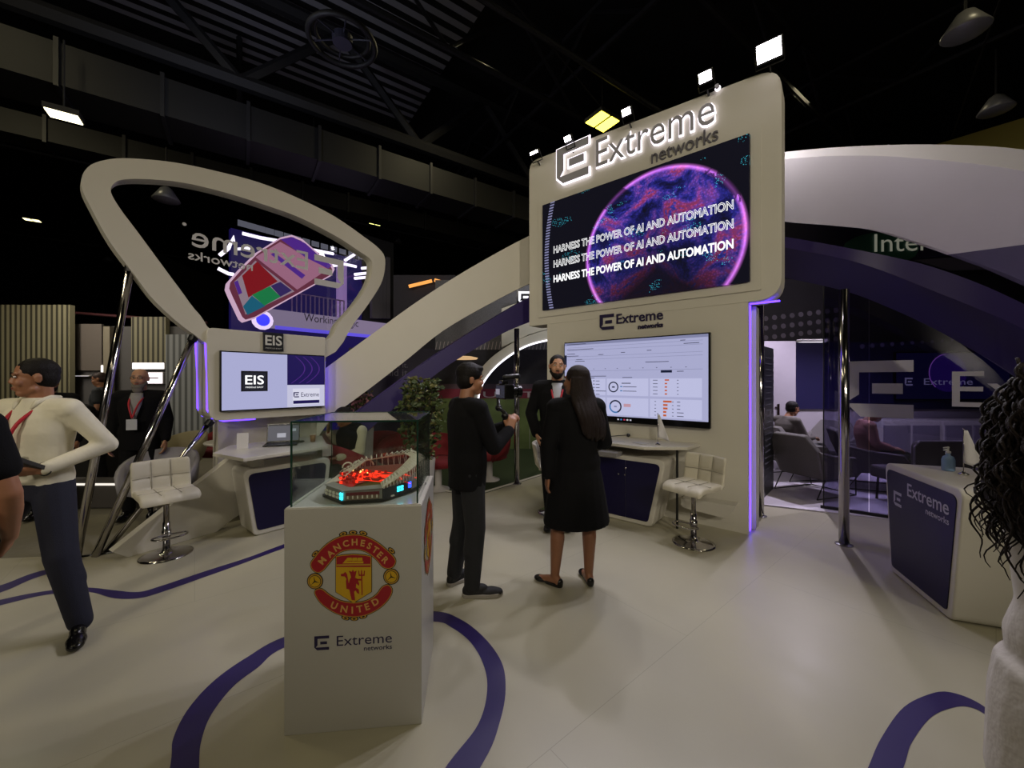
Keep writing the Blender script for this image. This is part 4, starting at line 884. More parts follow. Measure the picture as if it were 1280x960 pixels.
# ------------------------------------------------------------------ counters and desks
def cabinet(name,label,cat,fr,px4,depth,inset=.05,r=.09,doors=None,u=None):
    q = px4 if u else [fr.px(*p) for p in px4]      # top-left, top-right, bottom-right, bottom-left
    q[2] = (q[2][0],max(q[2][1],.004)); q[3] = (q[3][0],max(q[3][1],.004)); q[2] = (q[2][0],.004); q[3] = (q[3][0],.004)
    out = rounded([q[3],q[2],q[1],q[0]],[.05,.05,r,r],6)
    t = thing(name,label,cat,fr.at((q[2][0]+q[3][0])/2,0,-depth/2)); b = MB(); b.prism(out,-depth,0); b.build('body',WHITE,t,fr.M,bevel=.012,seg=3)
    c = Vector(((q[0][0]+q[2][0])/2,(q[0][1]+q[2][1])/2)); w_ = abs(q[1][0]-q[0][0]); h_ = q[0][1]
    inn = [((c.x+(p[0]-c.x)*(1-2*inset/w_)),(c.y+(p[1]-c.y)*(1-2*inset/h_))) for p in (q[3],q[2],q[1],q[0])]
    if not doors: b = MB(); b.prism(rounded(inn,[.03,.03,r*.8,r*.8],6),-.002,.006); b.build('front_panel',NAVY,t,fr.M)
    return t,inn
TC = Frame(G(815,660),(.769,-.639))
tcab,inn = cabinet('cabinet','white rounded cabinet with navy double doors under the tower desk','cabinet',TC,[(-1.24,.75),(.15,.75),(.0,.004),(-1.12,.004)],.40,u=True,doors=True)
dv_ = -.30
d_r = [(dv_+.002,inn[0][1]),inn[1],inn[2],(dv_+.002,inn[2][1])]; d_l = [inn[0],(dv_-.002,inn[0][1]),(dv_-.002,inn[2][1]),inn[3]]
b = MB(); b.prism(rounded(d_l,[.03,.003,.003,.07],6),-.002,.006); dl_ = b.build('door',NAVY,tcab,TC.M); b = MB(); b.prism(rounded(d_r,[.003,.03,.07,.003],6),-.002,.006); dr_ = b.build('door',NAVY,tcab,TC.M)
for x,y,pp in ((774,592,dl_),(782.5,585,dr_),(782,593,dr_)):
    u,v = TC.px(x,y); b = MB(); b.ell((u,v,.014),.012); b.build('knob',CHROME,pp,TC.M,smooth=True)
dk = [G(700,553,.9),G(764,559,.9),G(826,564,.9),G(863,559.5,.9)]; desk = thing('desk','thin white five sided desk top projecting from the tower wall below the dashboard screen','desk',(1.2,4.6,.86))
wl = lambda u: TW.at(u,0,.003)
poly = [(p.x,p.y) for p in (dk[1],dk[2])]+[(TW.at(-.42,0,.003).x,TW.at(-.42,0,.003).y),(TW.at(-2.2,0,.003).x,TW.at(-2.2,0,.003).y)]+[(dk[0].x-.1,dk[0].y+.25)]
poly = [wl(-.46).xy[:],wl(-2.3).xy[:],(TW.at(-2.3,0,.55).x,TW.at(-2.3,0,.55).y),(TW.at(-.86,0,.62).x,TW.at(-.86,0,.62).y),(TW.at(-.50,0,.34).x,TW.at(-.50,0,.34).y)]
b = MB(); b.prism(poly,.865,.90); b.build('top',WHITE,desk,Matrix.Identity(4),bevel=.006)
for u,wd in ((-.62,.30),(-2.1,.45)): b = MB(); p = TW.at(u,0,wd); b.tube([(p.x,p.y,.754 if wd>.2 and u<-1 else 0),(p.x,p.y,.866)],.013,n=8); b.build('leg',BLKM,desk,Matrix.Identity(4))
wlg = thing('wall_ledge','low white curved ledge on the tower wall behind the stool','shelf',TW.at(-.35,.3,.05))
b = MB(); b.prism(rounded([(-.62,.30),(-.62,.20),(-.16,.17),(-.08,.32)],[.01,.05,.12,.01],5),.0,.17); b.build('ledge_body',WHITE,wlg,TW.M)
# things on the tower desk
def flag(label, loc, h, yaw, logo_col=INK, leanx=.0):
    t = thing('desk_flag',label,'flag',loc,yaw); Wt = W[t.name]
    b = MB(); b.lathe([(.028,0),(.03,.006),(.012,.016),(.006,.026)],n=20); b.build('base',CHROME,t,smooth=True)
    b = MB(); b.tube([(0,0,.02),(0,0,h)],.003,n=8); b.ell((0,0,h),.006); b.build('pole',CHROME,t,smooth=True)
    V = []; Fc = []; n = 10
    for i in range(n+1):
        s = i/n; z = h*.97-s*h*.72
        for j in range(7): q = j/6; wd = .02+.10*s; V.append((q*wd,.012*math.sin(q*7+s*4)*s,z-.22*q*h*s*.6))
    for i in range(n):
        for j in range(6): Fc.append((i*7+j,i*7+j+1,(i+1)*7+j+1,(i+1)*7+j))
    b = MB(); b.add(V,Fc); o = b.build('flag_cloth',mat('flag_white_satin','d2d0d4',.45,noise=.04),t,smooth=True); q = o.modifiers.new('t','SOLIDIFY'); q.thickness = .002
    b = MB(); logo(b,.045,h*.36,.035,-.0125,logo_col,T=Matrix.Rotation(PI/2,4,'X')); b.build('emblem',None,t)
    return t
p = TW.at(-.80,.9,.38); flag('small white pennant flag on the tower desk','' or p,.34,math.radians(-20))
b = MB(); c = TW.at(-1.15,.9,.35); b.tube(catmull([TW.at(-1.5,.91,.5),TW.at(-1.35,.945,.45),TW.at(-1.2,.965,.36),TW.at(-1.15,.965,.35)],5),.005,n=6); b.ell(c+Vector((0,0,.068)),.022); o = b.build('microphone',BLKM,smooth=True); props(o,'small black gooseneck microphone on the tower desk','microphone')
for i,(u_,wd,lab) in enumerate(((-.98,.42,'white leaflet lying on the tower desk nearer the flag'),(-1.22,.48,'white leaflet lying on the tower desk nearer the woman in black'))):
    b = MB(); c = TW.at(u_,.905,wd); b.box(c-Vector((0,0,.002)),(.10,.15,.005),rz=.5+i); o = b.build('leaflet',mat('leaflet_paper','b9b7b4',.5),bevel=.001); props(o,lab,'leaflet')
b = MB(); c = TW.at(-1.25,.755,.62); b.box(c+Vector((0,0,.03)),(.22,.15,.05),rz=-.69); o = b.build('paper_box',mat('grey_card','7d7b7c',.5),bevel=.004); props(o,'flat grey box lying on the cabinet below the tower desk','box')

EC = Frame(G(317,671),(.643,.766))
cabinet('cabinet','white rounded cabinet with navy front under the kiosk desk, beside the pedestal','cabinet',EC,[(-.10,.70),(.80,.70),(.72,.004),(0,.004)],.40,u=True)
kd = [G(266,566,.86),G(304,573,.86),G(410,557.5,.86),EI.at(1.16,.86,-.1),EI.at(.12,.86,-.1)]
d2 = thing('desk','thin white angular desk top under the kiosk screen','desk',(-2.7,4.3,.84)); b = MB(); b.prism([q.xy[:] for q in kd],.825,.86); b.build('top',WHITE,d2,Matrix.Identity(4),bevel=.005)
for q in (Vector((-2.72,4.16,0)),Vector((-2.25,4.72,0))): b = MB(); b.box((q.x,q.y,.763),(.12,.12,.126),rz=.87); b.build('support',WHITE,d2,Matrix.Identity(4))
# laptop, card, cup
la = math.radians(22); lp = thing('laptop','open dark laptop showing a web page on the kiosk desk','laptop',G(352,556,.862),la+PI*.0)
b = MB(); b.box((0,0,.009),(.34,.23,.016)); b.build('base',BEZ,lp,bevel=.004); b = MB(); b.box((0,0,.0178),(.29,.12,.001)); b.build('keyboard',mat('keyboard_dark','1b1b1f',.5),lp)
Ls = W[lp.name]@Matrix.Translation((0,.115,.016))@Matrix.Rotation(math.radians(78),4,'X')
b = MB(); b.box((0,.11,-.004),(.34,.22,.006)); b.build('lid',BEZ,lp,Ls,bevel=.003); b = MB(); b.box((0,.112,0),(.32,.19,.001),glow('laptop_screen_grey','5c5c66',.8)); b.box((-.02,.08,.001),(.09,.05,.001),glow('laptop_screen_white','b8b8c4',.8)); b.box((.10,.14,.001),(.06,.03,.001),MATS['laptop_screen_white']); b.box((0,.20,.001),(.32,.014,.001),glow('laptop_bar','2a2a30',.8)); b.build('display',None,lp,Ls)
b = MB(); c = G(303,561,.861); b.box((0,0,.085),(.11,.006,.17),T=Matrix.Translation(c)@Matrix.Rotation(.35,4,'Z')@Matrix.Rotation(-.12,4,'X')); o = b.build('card_stand',mat('white_card','c8c6cc',.4),bevel=.001); props(o,'upright white card on the left end of the kiosk desk','card')
cu_ = thing('paper_cup','brown paper cup with a white rim on the kiosk desk','cup',G(391,552,.862)); b = MB(); b.lathe([(.026,0),(.034,.085),(.031,.085),(.025,.01)],n=20); b.build('cup_wall',mat('kraft_paper','8a6a48',.7),cu_,smooth=True); b = MB(); b.tube([(.034*math.cos(t),.034*math.sin(t),.086) for t in [i*PI/10 for i in range(20)]],.002,n=6,closed=True); b.build('rim',MW,cu_)
b = MB(); b.ell(G(377,553,.862)+Vector((0,0,.012)),(.03,.045,.013)); o = b.build('computer_mouse',BEZ,smooth=True); props(o,'black computer mouse beside the laptop','mouse')

RC = Frame(G(1113,713),(-.30,-.74)); RC = Frame(G(1113,713),tuple((G(1190,778)-G(1113,713)).xy))
rq = [RC.px(1106,578),RC.px(1205,612),RC.px(1190,778),RC.px(1113,713)]; h_ = (rq[0][1]+rq[1][1])/2
rcab,inn = cabinet('reception_counter','white rounded reception counter with navy front panel and white lettering','counter',RC,[(rq[0][0],h_),(rq[1][0],h_),(rq[2][0],0),(rq[3][0],0)],.50,u=True,r=.08)
WL = mat('white_vinyl_letters','b4b2ba',.5)
b = MB(); a = RC.px(1117,630,.008); c = RC.px(1129,603,.008); logo(b,a[0],a[1],.115,.008,WL); a = RC.px(1134,633,.008); c = RC.px(1186,650,.008)
b.text('Extreme',a[0],.70,.008,width=c[0]-a[0],height=.10,m=WL,bold=.01); a = RC.px(1157,650,.008); b.text('networks',a[0],.635,.008,width=c[0]-a[0],height=.045,m=WL,bold=.01); b.build('lettering',None,rcab,RC.M)
flag('small white desk flag on the reception counter beside the hand gel',RC.at(.30,h_+.001,-.30),.34,math.radians(60) if False else math.radians(-30),INK)
GEL = glass('gel_bottle','a8c4e0',ior=1.4)
for i,(u_,wd,lab,mm) in enumerate(((.17,-.28,'pump bottle of clear blue hand gel on the reception counter, the larger and nearer one',1.0),(.06,-.33,'smaller pump bottle behind the blue gel on the reception counter',.82))):
    t = thing('pump_bottle',lab,'bottle',RC.at(u_,h_+.001,wd)); b = MB(); b.lathe([(.034*mm,0),(.038*mm,.01),(.038*mm,.085*mm),(.03*mm,.11*mm),(.013*mm,.12*mm),(.013*mm,.135*mm)],n=20); b.build('bottle_body',mat('blue_gel','7f9dc4',.15) ,t,smooth=True)
    b = MB(); b.lathe([(.015*mm,.135*mm),(.015*mm,.15*mm),(.005*mm,.152*mm),(.005*mm,.18*mm)],n=12); b.cap((0,0,.18*mm),(-.035*mm,0,.177*mm),.007*mm,.005*mm); b.build('pump',mat('white_plastic','cfcfcf',.3),t,smooth=True)

# ------------------------------------------------------------------ stools and chairs
def bar_stool(label, loc, yaw, zs=.60, group='white bar stools'):
    t = thing('bar_stool',label,'stool',loc,yaw,group)
    b = MB(); b.lathe([(.195,0),(.197,.006),(.17,.014),(.08,.022),(.04,.04),(.032,.06)],n=36); b.build('base',CHROME,t,smooth=True)
    b = MB(); b.lathe([(.028,.05),(.028,.30),(.022,.302),(.022,zs-.06)],n=20); b.build('column',CHROME,t,smooth=True)
    b = MB(); b.tube(catmull([(0,-.02,.20),(.0,.05,.20),(-.12,.11,.205),(-.08,.20,.205),(.08,.20,.205),(.12,.11,.205),(0,.05,.20)],5),.008,n=8); b.lathe([(.036,.17),(.036,.23)],n=16); b.build('footrest',CHROME,t,smooth=True)
    # seat: one upholstered sheet, the backrest another
    def sheet(fn, nu, nv, th):
        V = []; Fc = []
        for side in (0,1):
            for i in range(nu+1):
                for j in range(nv+1): V.append(fn(i/nu,j/nv,side*th))
        K = (nu+1)*(nv+1); f = lambda i,j,s: s*K+i*(nv+1)+j
        for i in range(nu):
            for j in range(nv): Fc += [(f(i,j,0),f(i,j+1,0),f(i+1,j+1,0),f(i+1,j,0)),(f(i,j,1),f(i+1,j,1),f(i+1,j+1,1),f(i,j+1,1))]
        for i in range(nu): Fc += [(f(i,0,0),f(i+1,0,0),f(i+1,0,1),f(i,0,1)),(f(i,nv,0),f(i,nv,1),f(i+1,nv,1),f(i+1,nv,0))]
        for j in range(nv): Fc += [(f(0,j,0),f(0,j,1),f(0,j+1,1),f(0,j+1,0)),(f(nu,j,0),f(nu,j+1,0),f(nu,j+1,1),f(nu,j,1))]
        return V,Fc
    def pil(s,n_): q = abs(math.sin(PI*s*n_)); return -.012*(1-q**.35)
    def seatf(a,c,h):
        x = -.21+.42*a; y = -.16+.38*c; z = zs-.055+h*1.0 - .035*max(0,(c-.75)/.25)**2 + (pil(a,3)+pil(c,2) if h else 0); k = 1-.06*(abs(2*a-1)**4)
        return (x*(1-.05*(c>.98)),y,z+.0*k)
    def backf(a,c,h):
        x = -.215+.43*a; bend = .045*(2*a-1)**2; y = -.215-.05*c+bend+h+ (pil(a,3)+pil(c,2) if h else 0); z = zs-.05+.30*c
        if c < .15: y += .04*(1-c/.15)
        return (x*(1-.04*max(0,c-.9)/.1),y,z)
    V,Fc = sheet(seatf,24,18,.06); b = MB(); b.add(V,Fc); b.build('seat',SEATW,t,smooth=True,bevel=0)
    V,Fc = sheet(backf,24,18,.045); b = MB(); b.add(V,Fc); b.build('backrest',SEATW,t,smooth=True)
    for nm,vv in (('seat_seam',[[(x,y,zs-.004) for y in (-.13,.0,.12,.2)] for x in (-.07,.07)]+[[(x,.03,zs-.005) for x in (-.2,0,.2)]]),('back_seam',[[(x,-.176-.05*c+.045*(x/.21)**2,zs-.05+.30*c) for c in (.12,.5,.97)] for x in (-.07,.07)]+[[(x,-.201+.045*(x/.21)**2,zs+.10) for x in (-.205,-.1,0,.1,.205)]])):
        b = MB()
        for q in vv: b.tube(q,.0025,n=5)
        b.build(nm,SEAM,t)
    b = MB(); b.box((0,.02,zs-.065),(.16,.16,.016)); b.tube([(.02,.02,zs-.07),(.16,.04,zs-.08)],.006,n=6); b.build('mounting_plate',CHROME,t)
    for o in t.children:
        if o.name.split('.')[0] in ('seat','backrest'): m_ = o.modifiers.new('v','BEVEL'); m_.width = .014; m_.segments = 3; m_.limit_method = 'ANGLE'; m_.angle_limit = 1.0
    return t
s1 = bar_stool('white tufted bar stool in front of the slanting poles, left of the kiosk',G(208,693.5),math.radians(-128))
dup(s1,G(867,679),math.radians(122),'white tufted bar stool against the tower wall at the right end of the tower desk')
dup(s1,G(692,640),math.radians(-100),'white bar stool mostly hidden behind the couple in front of the tower')
def tub(label,loc,yaw,m1,m2,group=None,cat='chair',base='cone'):
    t = thing('tub_chair',label,cat,loc,yaw,group); n = 18; V = []; Fc = []
    prof = [(.20,.36,0),(.29,.44,1),(.33,.60,1),(.34,.80,1)]
    rows = []
    for r,z,k in prof:
        row = []
        for i in range(n+1):
            a = PI+(-.15+1.3*i/n)*PI-.0; a = -PI*1.12+ (PI*1.24)*i/n
            hh = z if k == 0 else z-(.24*abs(2*i/n-1)**2.2 if z > .5 else 0)
            row.append((r*math.cos(a),r*math.sin(a)*.95,hh))
        rows.append(row)
    b = MB(); V = [p for r in rows for p in r]
    for i in range(3):
        for j in range(n): Fc.append((i*(n+1)+j,i*(n+1)+j+1,(i+1)*(n+1)+j+1,(i+1)*(n+1)+j))
    b.add(V,Fc); o = b.build('backrest',m1,t,smooth=True); q = o.modifiers.new('t','SOLIDIFY'); q.thickness = .045; q.offset = 0
    b = MB(); b.lathe([(.22,.34),(.29,.37),(.29,.44),(.24,.47)],n=24,sy=.95); b.build('seat',m1,t,smooth=True)
    if base == 'cone': b = MB(); b.lathe([(.17,0),(.16,.02),(.05,.06),(.05,.30),(.20,.345)],n=20); b.build('base',m2,t,smooth=True)
    else:
        for a in (45,135,225,315): b = MB(); c,s_ = math.cos(math.radians(a)),math.sin(math.radians(a)); b.tube([(.15*c,.15*s_,.36),(.25*c,.25*s_,0)],.012,n=8); b.build('leg',m2,t)
    return t
RDW = mat('white_shell','b9b5b4',.4)
t1 = tub('red upholstered tub chair behind the cameraman, beside the steel post',G(612,600),math.radians(120),RED,RDW,'red tub chairs')
dup(t1,G(548,612),math.radians(200),'red tub chair behind the cameraman on his left')
dup(t1,G(497,606),math.radians(150),'red tub chair seen through the right part of the glass showcase')
dup(t1,G(470,596),math.radians(30),'red tub chair seen through the showcase, next to the seated person in cream')
b = MB(); 
GSH = mat('pale_grey_shell','8f8d92',.45); BEI = mat('beige_fabric','8d8468',.8)
tub('pale grey tub chair with white edge behind the left bar stool',(-3.98,4.42,0),math.radians(200),GSH,CHROME)
tub('beige tub chair in the background behind the bearded man',(-5.1,6.0,0),math.radians(170),BEI,BLKM)
tub('dark red tub chair in the background left of the kiosk',(-4.95,6.6,0),math.radians(160),RED,CHROME)
bt = thing('side_table','small white round table in the background beside the kiosk','table',(-3.75,5.35,0)); b = MB(); b.lathe([(.36,0),(.37,.02),(.36,.03)],(0,0,.76),n=28); b.build('table_top',WHITE,bt); b = MB(); b.lathe([(.20,0),(.2,.015),(.03,.03),(.03,.76)],n=20); b.build('stand',CHROME,bt,smooth=True)
b = MB(); b.box((-3.62,5.30,.85),(.16,.10,.12)); o = b.build('gift_box',mat('pink_card','b06a60',.6),bevel=.004); props(o,'small pink box on the round white background table','box')

# lounge armchairs
def armchair(label,loc,yaw,group='grey lounge armchairs'):
    t = thing('armchair',label,'armchair',loc,yaw,group)
    def panel(name,pts,th,m=GREYF,parent=t):
        b = MB(); n = len(pts); b.add(pts,[tuple(range(n))]); o = b.build(name,m,parent); q = o.modifiers.new('t','SOLIDIFY'); q.thickness = th; q.offset = 0; v = o.modifiers.new('b','BEVEL'); v.width = .018; v.segments = 3; return o
    panel('seat',[(-.30,-.28,.30),(.30,-.28,.30),(.32,.32,.38),(-.32,.32,.38)],.10)
    panel('backrest',[(-.30,-.26,.28),(.30,-.26,.28),(.34,-.42,.66),(.22,-.50,.86),(-.22,-.50,.86),(-.34,-.42,.66)],.08)
    for k in (-1,1): panel('arm',[(k*.31,-.26,.26),(k*.34,-.44,.66),(k*.37,-.20,.60),(k*.38,.20,.56),(k*.36,.34,.36),(k*.32,.32,.28)],.055)
    for k in (-1,1):
        b = MB(); b.tube([(k*.30,-.24,.27),(k*.30,-.40,.01),(k*.30,.36,.01),(k*.32,.32,.30)],.009,n=7); b.build('leg_frame',BLKM,t)
    b = MB(); b.tube([(-.3,-.18,.28),(.3,-.18,.28)],.009,n=6); b.tube([(-.3,.36,.01),(.3,.36,.01)],.008,n=6); b.build('cross_bar',BLKM,t)
    return t
a1 = armchair('grey angular lounge armchair with black wire base nearest the tower, empty',(4.36,5.64,0),math.radians(-72))
dup(a1,(4.72,6.55,0),math.radians(-80),'grey lounge armchair the seated man in grey is sitting in')
dup(a1,(5.55,7.0,0),math.radians(120),'grey lounge armchair at the far side, right of the seated man')
dup(a1,(5.45,5.9,0),math.radians(-115),'grey lounge armchair the person in the pale top is sitting in behind the glass')
rb_ = thing('round_back_chair','grey round cornered chair back with pale edge behind the reception counter','armchair',(5.25,4.78,0))
b = MB(); b.prism(rrect(-.36,.30,.36,.87,.10),-.03,.03,mat('lounge_taupe','5c5658',.9)); b.build('backrest',None,rb_,Matrix.Translation((5.25,4.78,0))@Matrix.Rotation(PI/2,4,'X'),bevel=.01)
b = MB(); b.tube([(-.36,-.02,.36),(-.36,-.02,.80),(-.30,-.02,.865),(.30,-.02,.865),(.36,-.02,.80),(.36,-.02,.36)],.012,n=6); b.build('piping',RDW,rb_)
b = MB(); b.box((0,.32,.38),(.70,.56,.16)); b.build('seat',MATS['lounge_taupe'],rb_,bevel=.03)
for k in (-1,1):
    for q in (.1,.54): b = MB(); b.tube([(k*.28,q,.30),(k*.3,q,0)],.014,n=8); b.build('leg',BLKM,rb_)

# ------------------------------------------------------------------ lounge room
BW = Frame((3.0,7.5,0),(1,0)); LW_ = mat('lounge_white_wall','a39ca4',.6,noise=.03); NV = mat('lounge_navy_print','16123c',.5,noise=.1,scale=2)
b = MB(); b.box((3.6,1.16,-.06),(7.4+1.2,2.32,.10)); b.build('wall_back',LW_,None,BW.M,kind='structure')
l0 = BW.px(981,470); l1 = BW.px(1045,512)
b = MB(); b.box(((l0[0]+6.9)/2,(1.06+2.34)/2,.01),(6.9-l0[0],1.28,.03)); pn = b.build('wall_graphic',NV,None,BW.M,bevel=.002); props(pn,'long dark navy printed panel along the back wall of the lounge','panel')
b = MB()
for i in range(12):
    u,v = BW.px(1078+i*12.5,433-i*.9,.03); b.lathe([(.045*(1-i*.045),0),(.045*(1-i*.045),.002)],(0,0,0),mat('halftone_lilac','6f6a90',.6),14,T=Matrix.Translation((u,v,.026)))
b.build('halftone_dots',None,pn,BW.M)
sc_ = thing('wall_screen','dim wall screen with a purple planet and small white logo in the lounge','screen',BW.at(5.2,1.3,.05)); a = BW.px(1118,500,.05); c = BW.px(1262,440,.05)
b = MB(); b.box(((a[0]+c[0])/2,(a[1]+c[1])/2,.045),(c[0]-a[0],c[1]-a[1],.04),BEZ); b.box(((a[0]+c[0])/2,(a[1]+c[1])/2,.067),(c[0]-a[0]-.04,c[1]-a[1]-.04,.002),glow('lounge_screen_navy','0e0a30',.9))
pc = BW.px(1185,466,.07); b.lathe([(.36,0),(.36,.002)],(0,0,0),glow('lounge_planet_violet','2c1460',.9),30,T=Matrix.Translation((pc[0],pc[1],.069)))
b.tube([(pc[0]+.36*math.cos(t),pc[1]+.36*math.sin(t),.072) for t in [PI*(.55+.08*i) for i in range(10)]],.008,glow('lounge_planet_rim','a060c0',.9),n=5)
a = BW.px(1131,482,.075); logo(b,a[0],a[1],.15,.075,glow('lounge_logo_white','8c88a0',.9)); a = BW.px(1155,481,.075); c = BW.px(1216,481,.075); b.text('Extreme',a[0],a[1],.075,width=c[0]-a[0],height=.12,m=MATS['lounge_logo_white']); b.build('display',None,sc_,BW.M)
# low cupboards
CB = mat('cupboard_grey_front','7d7880',.5)
for i,(xa,xb) in enumerate(((1103,1176),(1180,1252),(1256,1330))):
    a = BW.px(xa,530,.55); c = BW.px(xb,530,.55); t = thing('cupboard',['low white and grey cupboard at the lounge back wall, the left one','low white and grey cupboard at the lounge back wall, the middle one','low white and grey cupboard at the lounge back wall, the right one'][i],'cupboard',BW.at((a[0]+c[0])/2,.003,.3),group='low lounge cupboards')
    b = MB(); b.box(((a[0]+c[0])/2,.445,.30),(c[0]-a[0],.88,.48)); b.build('body',WHITE,t,BW.M,bevel=.005)
    for k in (0,1): w2 = (c[0]-a[0])/2; b = MB(); b.box((a[0]+w2*(k+.5),.43,.548),(w2-.05,.76,.02)); b.build('door',CB,t,BW.M,bevel=.003)
# glass partition with big vinyl letters
GP = Frame((3.84+.16,4.84,0),(.80,-.60)); pz = thing('glass_partition','tall tinted glass partition with giant frosted letters in front of the lounge','partition',GP.at(1.2,0,0))
TG = glass('smoked_glass','b4b1c6',refl=1.0); 
for a,c in ((-.12,.30),(.305,2.35)):
    b = MB(); b.box(((a+c)/2,1.50,0),(c-a,2.95,.008)); b.build('pane',TG,pz,GP.M)
b = MB(); b.box((1.1,.02,0),(2.5,.035,.03)); b.build('floor_rail',BLKM,pz,GP.M); b = MB(); b.box((-.12,1.5,0),(.012,2.95,.03)); b.build('edge_profile',BLKM,pz,GP.M)
VF = mat('frosted_vinyl','b8b5bf',.6)
b = MB(); e0 = GP.px(1058,520,.006); e1 = GP.px(1142,450,.006); s_ = e1[1]-e0[1]; sx = (e1[0]-e0[0])
q = [(0,1),(1,1),(1,.80),(.20,.80),(.20,.40),(0,.26)]; b.flat([(e0[0]+x*sx,e0[1]+y*s_) for x,y in q],.0055,VF)
q = [(0,.235),(1,.235),(1,0),(.22,0)]; b.flat([(e0[0]+x*sx,e0[1]+y*s_) for x,y in q],.0055,VF); q = [(.40,.60),(.85,.60),(.85,.42),(.40,.42)]; b.flat([(e0[0]+x*sx,e0[1]+y*s_) for x,y in q],.0055,VF)
a = GP.px(1190,508,.006); c = GP.px(1237,464,.006)
b.text('Ex',a[0],a[1],.0055,width=(c[0]-a[0])*2.05,height=c[1]-a[1],m=VF); b.build('giant_lettering',None,pz,GP.M)
# dark panel with fine text and handle
RK = Frame(G(955,623),tuple((G(967,611)-G(955,623)).xy)); rl = (G(967,611)-G(955,623)).length
rk = thing('equipment_rack','tall narrow dark rack with rows of fine grey marks just right of the tower','rack',RK.at(rl/2,0,-.15)); b = MB(); b.box((rl/2,1.04,-.06),(rl,2.07,.12)); b.build('housing',mat('rack_dark','14141a',.4),rk,RK.M,bevel=.004)
b = MB()
for i in range(22):
    v = .2+i*.082; b.box((rl*.4,v,.002),(rl*.6,.012,.002)); 
b.build('rack_lines',mat('rack_grey_marks','4a4a55',.5),rk,RK.M)
b = MB(); u,v0_ = BW.px(973,540,.4); _,v1_ = BW.px(973,505,.4); b.tube([(u,v0_,.4),(u,v1_,.4)],.02,n=8); b.tube([(u,v0_+.06,.4),(u-.06,v0_+.06,.4)],.008,n=6); b.tube([(u,v1_-.06,.4),(u-.06,v1_-.06,.4)],.008,n=6); 
dh = b.build('pull_handle',mat('dark_bronze','2a1c18',.35,.6),None,BW.M); props(dh,'long dark vertical pull handle beside the white wall strip at the lounge','handle')
b = MB(); b.box((BW.px(960,400)[0]-.2,1.16,.2),(.9,2.32,.38)); b.build('wall_side',LW_,None,BW.M,kind='structure')
lf = thing('ceiling_light','slim white light fitting hanging in the lounge','lamp',P(1015,426,6.3)); b = MB(); b.box((0,0,0),(.42,.12,.04)); b.build('housing',RDW,lf,bevel=.005)
b = MB(); b.box((0,0,-.022),(.38,.09,.004)); b.build('diffuser',glow('lounge_fitting_light','efe8f4',1.2),lf)

# ------------------------------------------------------------------ plants
LEAF = mat('leaf_green','3c4a22',.55,noise=.5,scale=9); LEAF2 = mat('leaf_olive','6b6a3a',.55,noise=.3,scale=9); POT = mat('white_planter','b5b1ab',.45); FLW = mat('pink_petals','b07a88',.7)
def plant(label,loc,h,r,n,name='potted_plant',flower=False,pot=.36,seed=1):
    random.seed(seed); t = thing(name,label,'plant',loc); b = MB(); b.lathe([(.13,0),(.17,pot),(.15,pot),(.14,pot-.03)],n=24); b.build('planter',POT,t,smooth=False)
    b = MB()
    for k in range(7): a = random.random()*6.28; b.tube(catmull([(0,0,pot-.04),(r*.3*math.cos(a),r*.3*math.sin(a),pot+(h-pot)*.4),(r*.6*math.cos(a+.4),r*.6*math.sin(a+.4),pot+(h-pot)*.85)],4),.007,n=5)
    b.build('stems',mat('stem_brown','33281c',.8),t)
    b = MB()
    for k in range(n):
        a = random.random()*6.28; z = pot+(h-pot)*random.random()**.8; rr = r*(random.random()**.5)*(1-.35*abs(2*(z-pot)/(h-pot)-1.1)); p = Vector((rr*math.cos(a),rr*math.sin(a),z))
        R = Euler((random.uniform(-1,1),random.uniform(-1,1),random.random()*6.28)).to_matrix(); l = random.uniform(.05,.09); w_ = l*.38
        q = [(0,0,0),(w_*.8,l*.35,.008),(w_,l*.6,.01),(0,l,-.006),(-w_,l*.6,.01),(-w_*.8,l*.35,.008),(0,l*.5,-.006)]
        V = [p+R@Vector(v) for v in q]; b.add(V,[(0,1,6),(1,2,6),(2,3,6),(3,4,6),(4,5,6),(5,0,6)],(LEAF,LEAF2)[random.random() < .3] if not flower or random.random() < .4 else FLW)
    b.build('foliage',None,t); return t
plant('tall leafy green potted plant between the showcase and the cameraman',(-1.14,4.95,0),1.62,.32,900,seed=2,pot=.62)
plant('small plant with pink flowers below the white arch, above the seated person',(-2.24,5.85,0),1.42,.22,260,flower=True,seed=5,pot=.9)

# ------------------------------------------------------------------ football mural and the white arch around it
MU = Frame((-1.2,9.2,0),(1,0)); mural = thing('stadium_mural','printed wall of a football stadium with red seats and green pitch behind the steel post','mural',MU.at(1.0,0,0))
b = MB(); x0,x1 = -.6,2.9
def bandm(y0,y1,m,k=0): v0 = MU.px(640,y1)[1]; v1 = MU.px(640,y0)[1]; b.flat([(x0,max(v0,.006)),(x1,max(v0,.006)),(x1,v1),(x0,v1)],.001*k,m)
bandm(350,437,mat('mural_roof_grey','5e5e66',.8,noise=.4,scale=30)); bandm(437,480,mat('mural_dark_stand','23222c',.8,noise=.5,scale=14)); bandm(480,486,mat('mural_crowd','4a3a48',.8,noise=.7,scale=60)); bandm(486,498,mat('mural_red_seats','6e1c34',.8,noise=.4,scale=40)); bandm(498,575,mat('mural_pitch','5a6a3c',.8,noise=.25,scale=6))
a = MU.px(604,497,.004); c = MU.px(704,488,.004); b.text('UNITED',a[0],a[1],.004,width=c[0]-a[0],height=.14,m=mat('mural_white','a8a0a8',.8)); b.flat([MU.px(661.5,570,.003),MU.px(663,570,.003),MU.px(662.5,505,.003),MU.px(661.5,505,.003)],.003,mat('mural_line','7c8470',.8))
